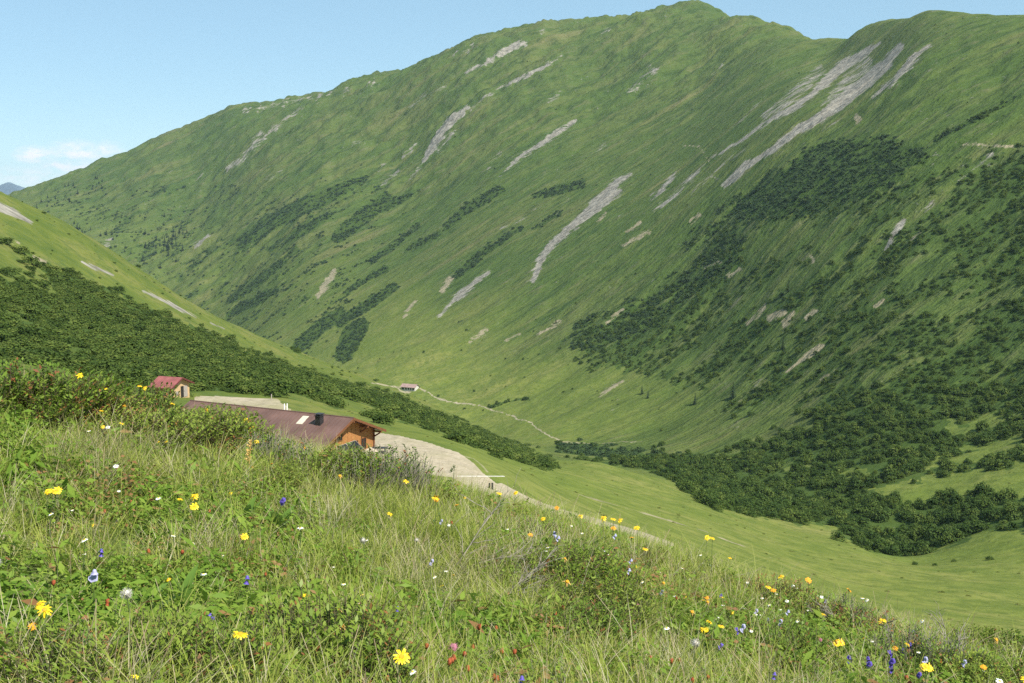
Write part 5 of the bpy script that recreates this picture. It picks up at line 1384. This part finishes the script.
# ------------------------------------------------------------------ light, sky, air
SUN_AZ = R(132)      # clockwise from the view direction: behind the camera, to the right
SUN_EL = R(51)
sdir = Vector((math.sin(SUN_AZ) * math.cos(SUN_EL), math.cos(SUN_AZ) * math.cos(SUN_EL), math.sin(SUN_EL)))
sl = bpy.data.lights.new('sun', 'SUN'); sl.energy = 5.0; sl.angle = R(.53); sl.color = (1.0, .955, .88)
so_ = bpy.data.objects.new('sun', sl); COL.objects.link(so_)
so_.rotation_euler = (-sdir).to_track_quat('-Z', 'Y').to_euler()
w = bpy.data.worlds.new('World'); SC.world = w; w.use_nodes = True
ns, ls = w.node_tree.nodes, w.node_tree.links; ns.clear()
sky = ns.new('ShaderNodeTexSky'); sky.sky_type = 'NISHITA'; sky.sun_disc = False
sky.sun_elevation = SUN_EL; sky.sun_rotation = SUN_AZ; sky.altitude = 1800; sky.air_density = 1.0; sky.dust_density = .05; sky.ozone_density = 1.2
tc = ns.new('ShaderNodeTexCoord')
# a few small fair-weather clouds low on the left
def cloud(th, el, sx, sy, amt):
    mp = ns.new('ShaderNodeMapping'); mp.vector_type = 'POINT'
    c = Vector((math.sin(th), math.cos(th), math.tan(el)))
    sub = ns.new('ShaderNodeVectorMath'); sub.operation = 'SUBTRACT'; ls.new(tc.outputs['Generated'], sub.inputs[0]); sub.inputs[1].default_value = c.normalized()
    mul = ns.new('ShaderNodeVectorMath'); mul.operation = 'MULTIPLY'; ls.new(sub.outputs[0], mul.inputs[0]); mul.inputs[1].default_value = (1 / sx, 1 / sx, 1 / sy)
    ln = ns.new('ShaderNodeVectorMath'); ln.operation = 'LENGTH'; ls.new(mul.outputs[0], ln.inputs[0])
    mr = ns.new('ShaderNodeMapRange'); ls.new(ln.outputs['Value'], mr.inputs[0]); mr.inputs[1].default_value = 1.0; mr.inputs[2].default_value = 0.0; mr.inputs[3].default_value = 0; mr.inputs[4].default_value = amt * 2.2
    return mr.outputs[0]
tot = None
for u, v, sx, sy, amt in [(34, 155, .019, .009, 1.0), (76, 153, .030, .013, .8), (105, 150, .020, .010, .5), (62, 168, .030, .010, .7), (88, 168, .03, .008, .7), (28, 176, .04, .010, .5)]:
    th, t = pix(u, v)
    c = cloud(float(th), math.atan(float(t)), sx, sy, amt)
    tot = c if tot is None else math_(ns, ls, 'MAXIMUM', tot, c)
mpn = ns.new('ShaderNodeMapping'); mpn.inputs['Scale'].default_value = (1, 1, 2.2); ls.new(tc.outputs['Generated'], mpn.inputs['Vector'])
nz = noise_node(ns, ls, mpn.outputs[0], 70, 7, .6)
cf = math_(ns, ls, 'MULTIPLY', tot, ramp(ns, ls, nz, [(.36, 0.), (.68, 1.)]))
skyc = mixc(ns, ls, 1.0, sky.outputs[0], (.94, 1.02, 1.05), 'MULTIPLY')
skyc = mixc(ns, ls, .38, skyc, (5.4, 9.0, 10.8))
cc = mixc(ns, ls, math_(ns, ls, 'MULTIPLY', cf, .95, True), skyc, (10.5, 10.3, 10.6))
bg = ns.new('ShaderNodeBackground'); bg.inputs['Strength'].default_value = .070
ls.new(cc, bg.inputs['Color'])
wo = ns.new('ShaderNodeOutputWorld'); ls.new(bg.outputs[0], wo.inputs['Surface'])

HAZE = 3.8e-5
hm = bpy.data.materials.new('mountain_air'); hm.use_nodes = True
ns, ls = hm.node_tree.nodes, hm.node_tree.links; ns.clear()
pv = ns.new('ShaderNodeVolumePrincipled'); pv.inputs['Density'].default_value = HAZE; pv.inputs['Color'].default_value = (.66, .84, 1.0, 1); pv.inputs['Anisotropy'].default_value = .1
ls.new(pv.outputs[0], ns.new('ShaderNodeOutputMaterial').inputs['Volume'])
zs = [v.z for o in bpy.data.objects if o.type == 'MESH' and o.name in ('ground', 'distant_mountain') for v in [Vector(c) for c in o.bound_box]]
b = MB(); b.box((-15000, -5800, min(zs) - 1), (15000, 15000, max(zs) + 12))
tag(link('haze', b.mesh('haze', hm)), kind='stuff')

SC.render.engine = 'CYCLES'
cy = SC.cycles
cy.max_bounces = 5; cy.diffuse_bounces = 3; cy.glossy_bounces = 2; cy.transmission_bounces = 3; cy.volume_bounces = 0; cy.transparent_max_bounces = 8
cy.use_denoising = False
try:
    cy.denoiser = 'OPENIMAGEDENOISE'; cy.denoising_input_passes = 'RGB_ALBEDO_NORMAL'
except Exception: pass
cy.sample_clamp_indirect = 6
SC.view_settings.view_transform = 'Standard'; SC.view_settings.look = 'None'
SC.view_settings.exposure = 0.64; SC.view_settings.gamma = 1
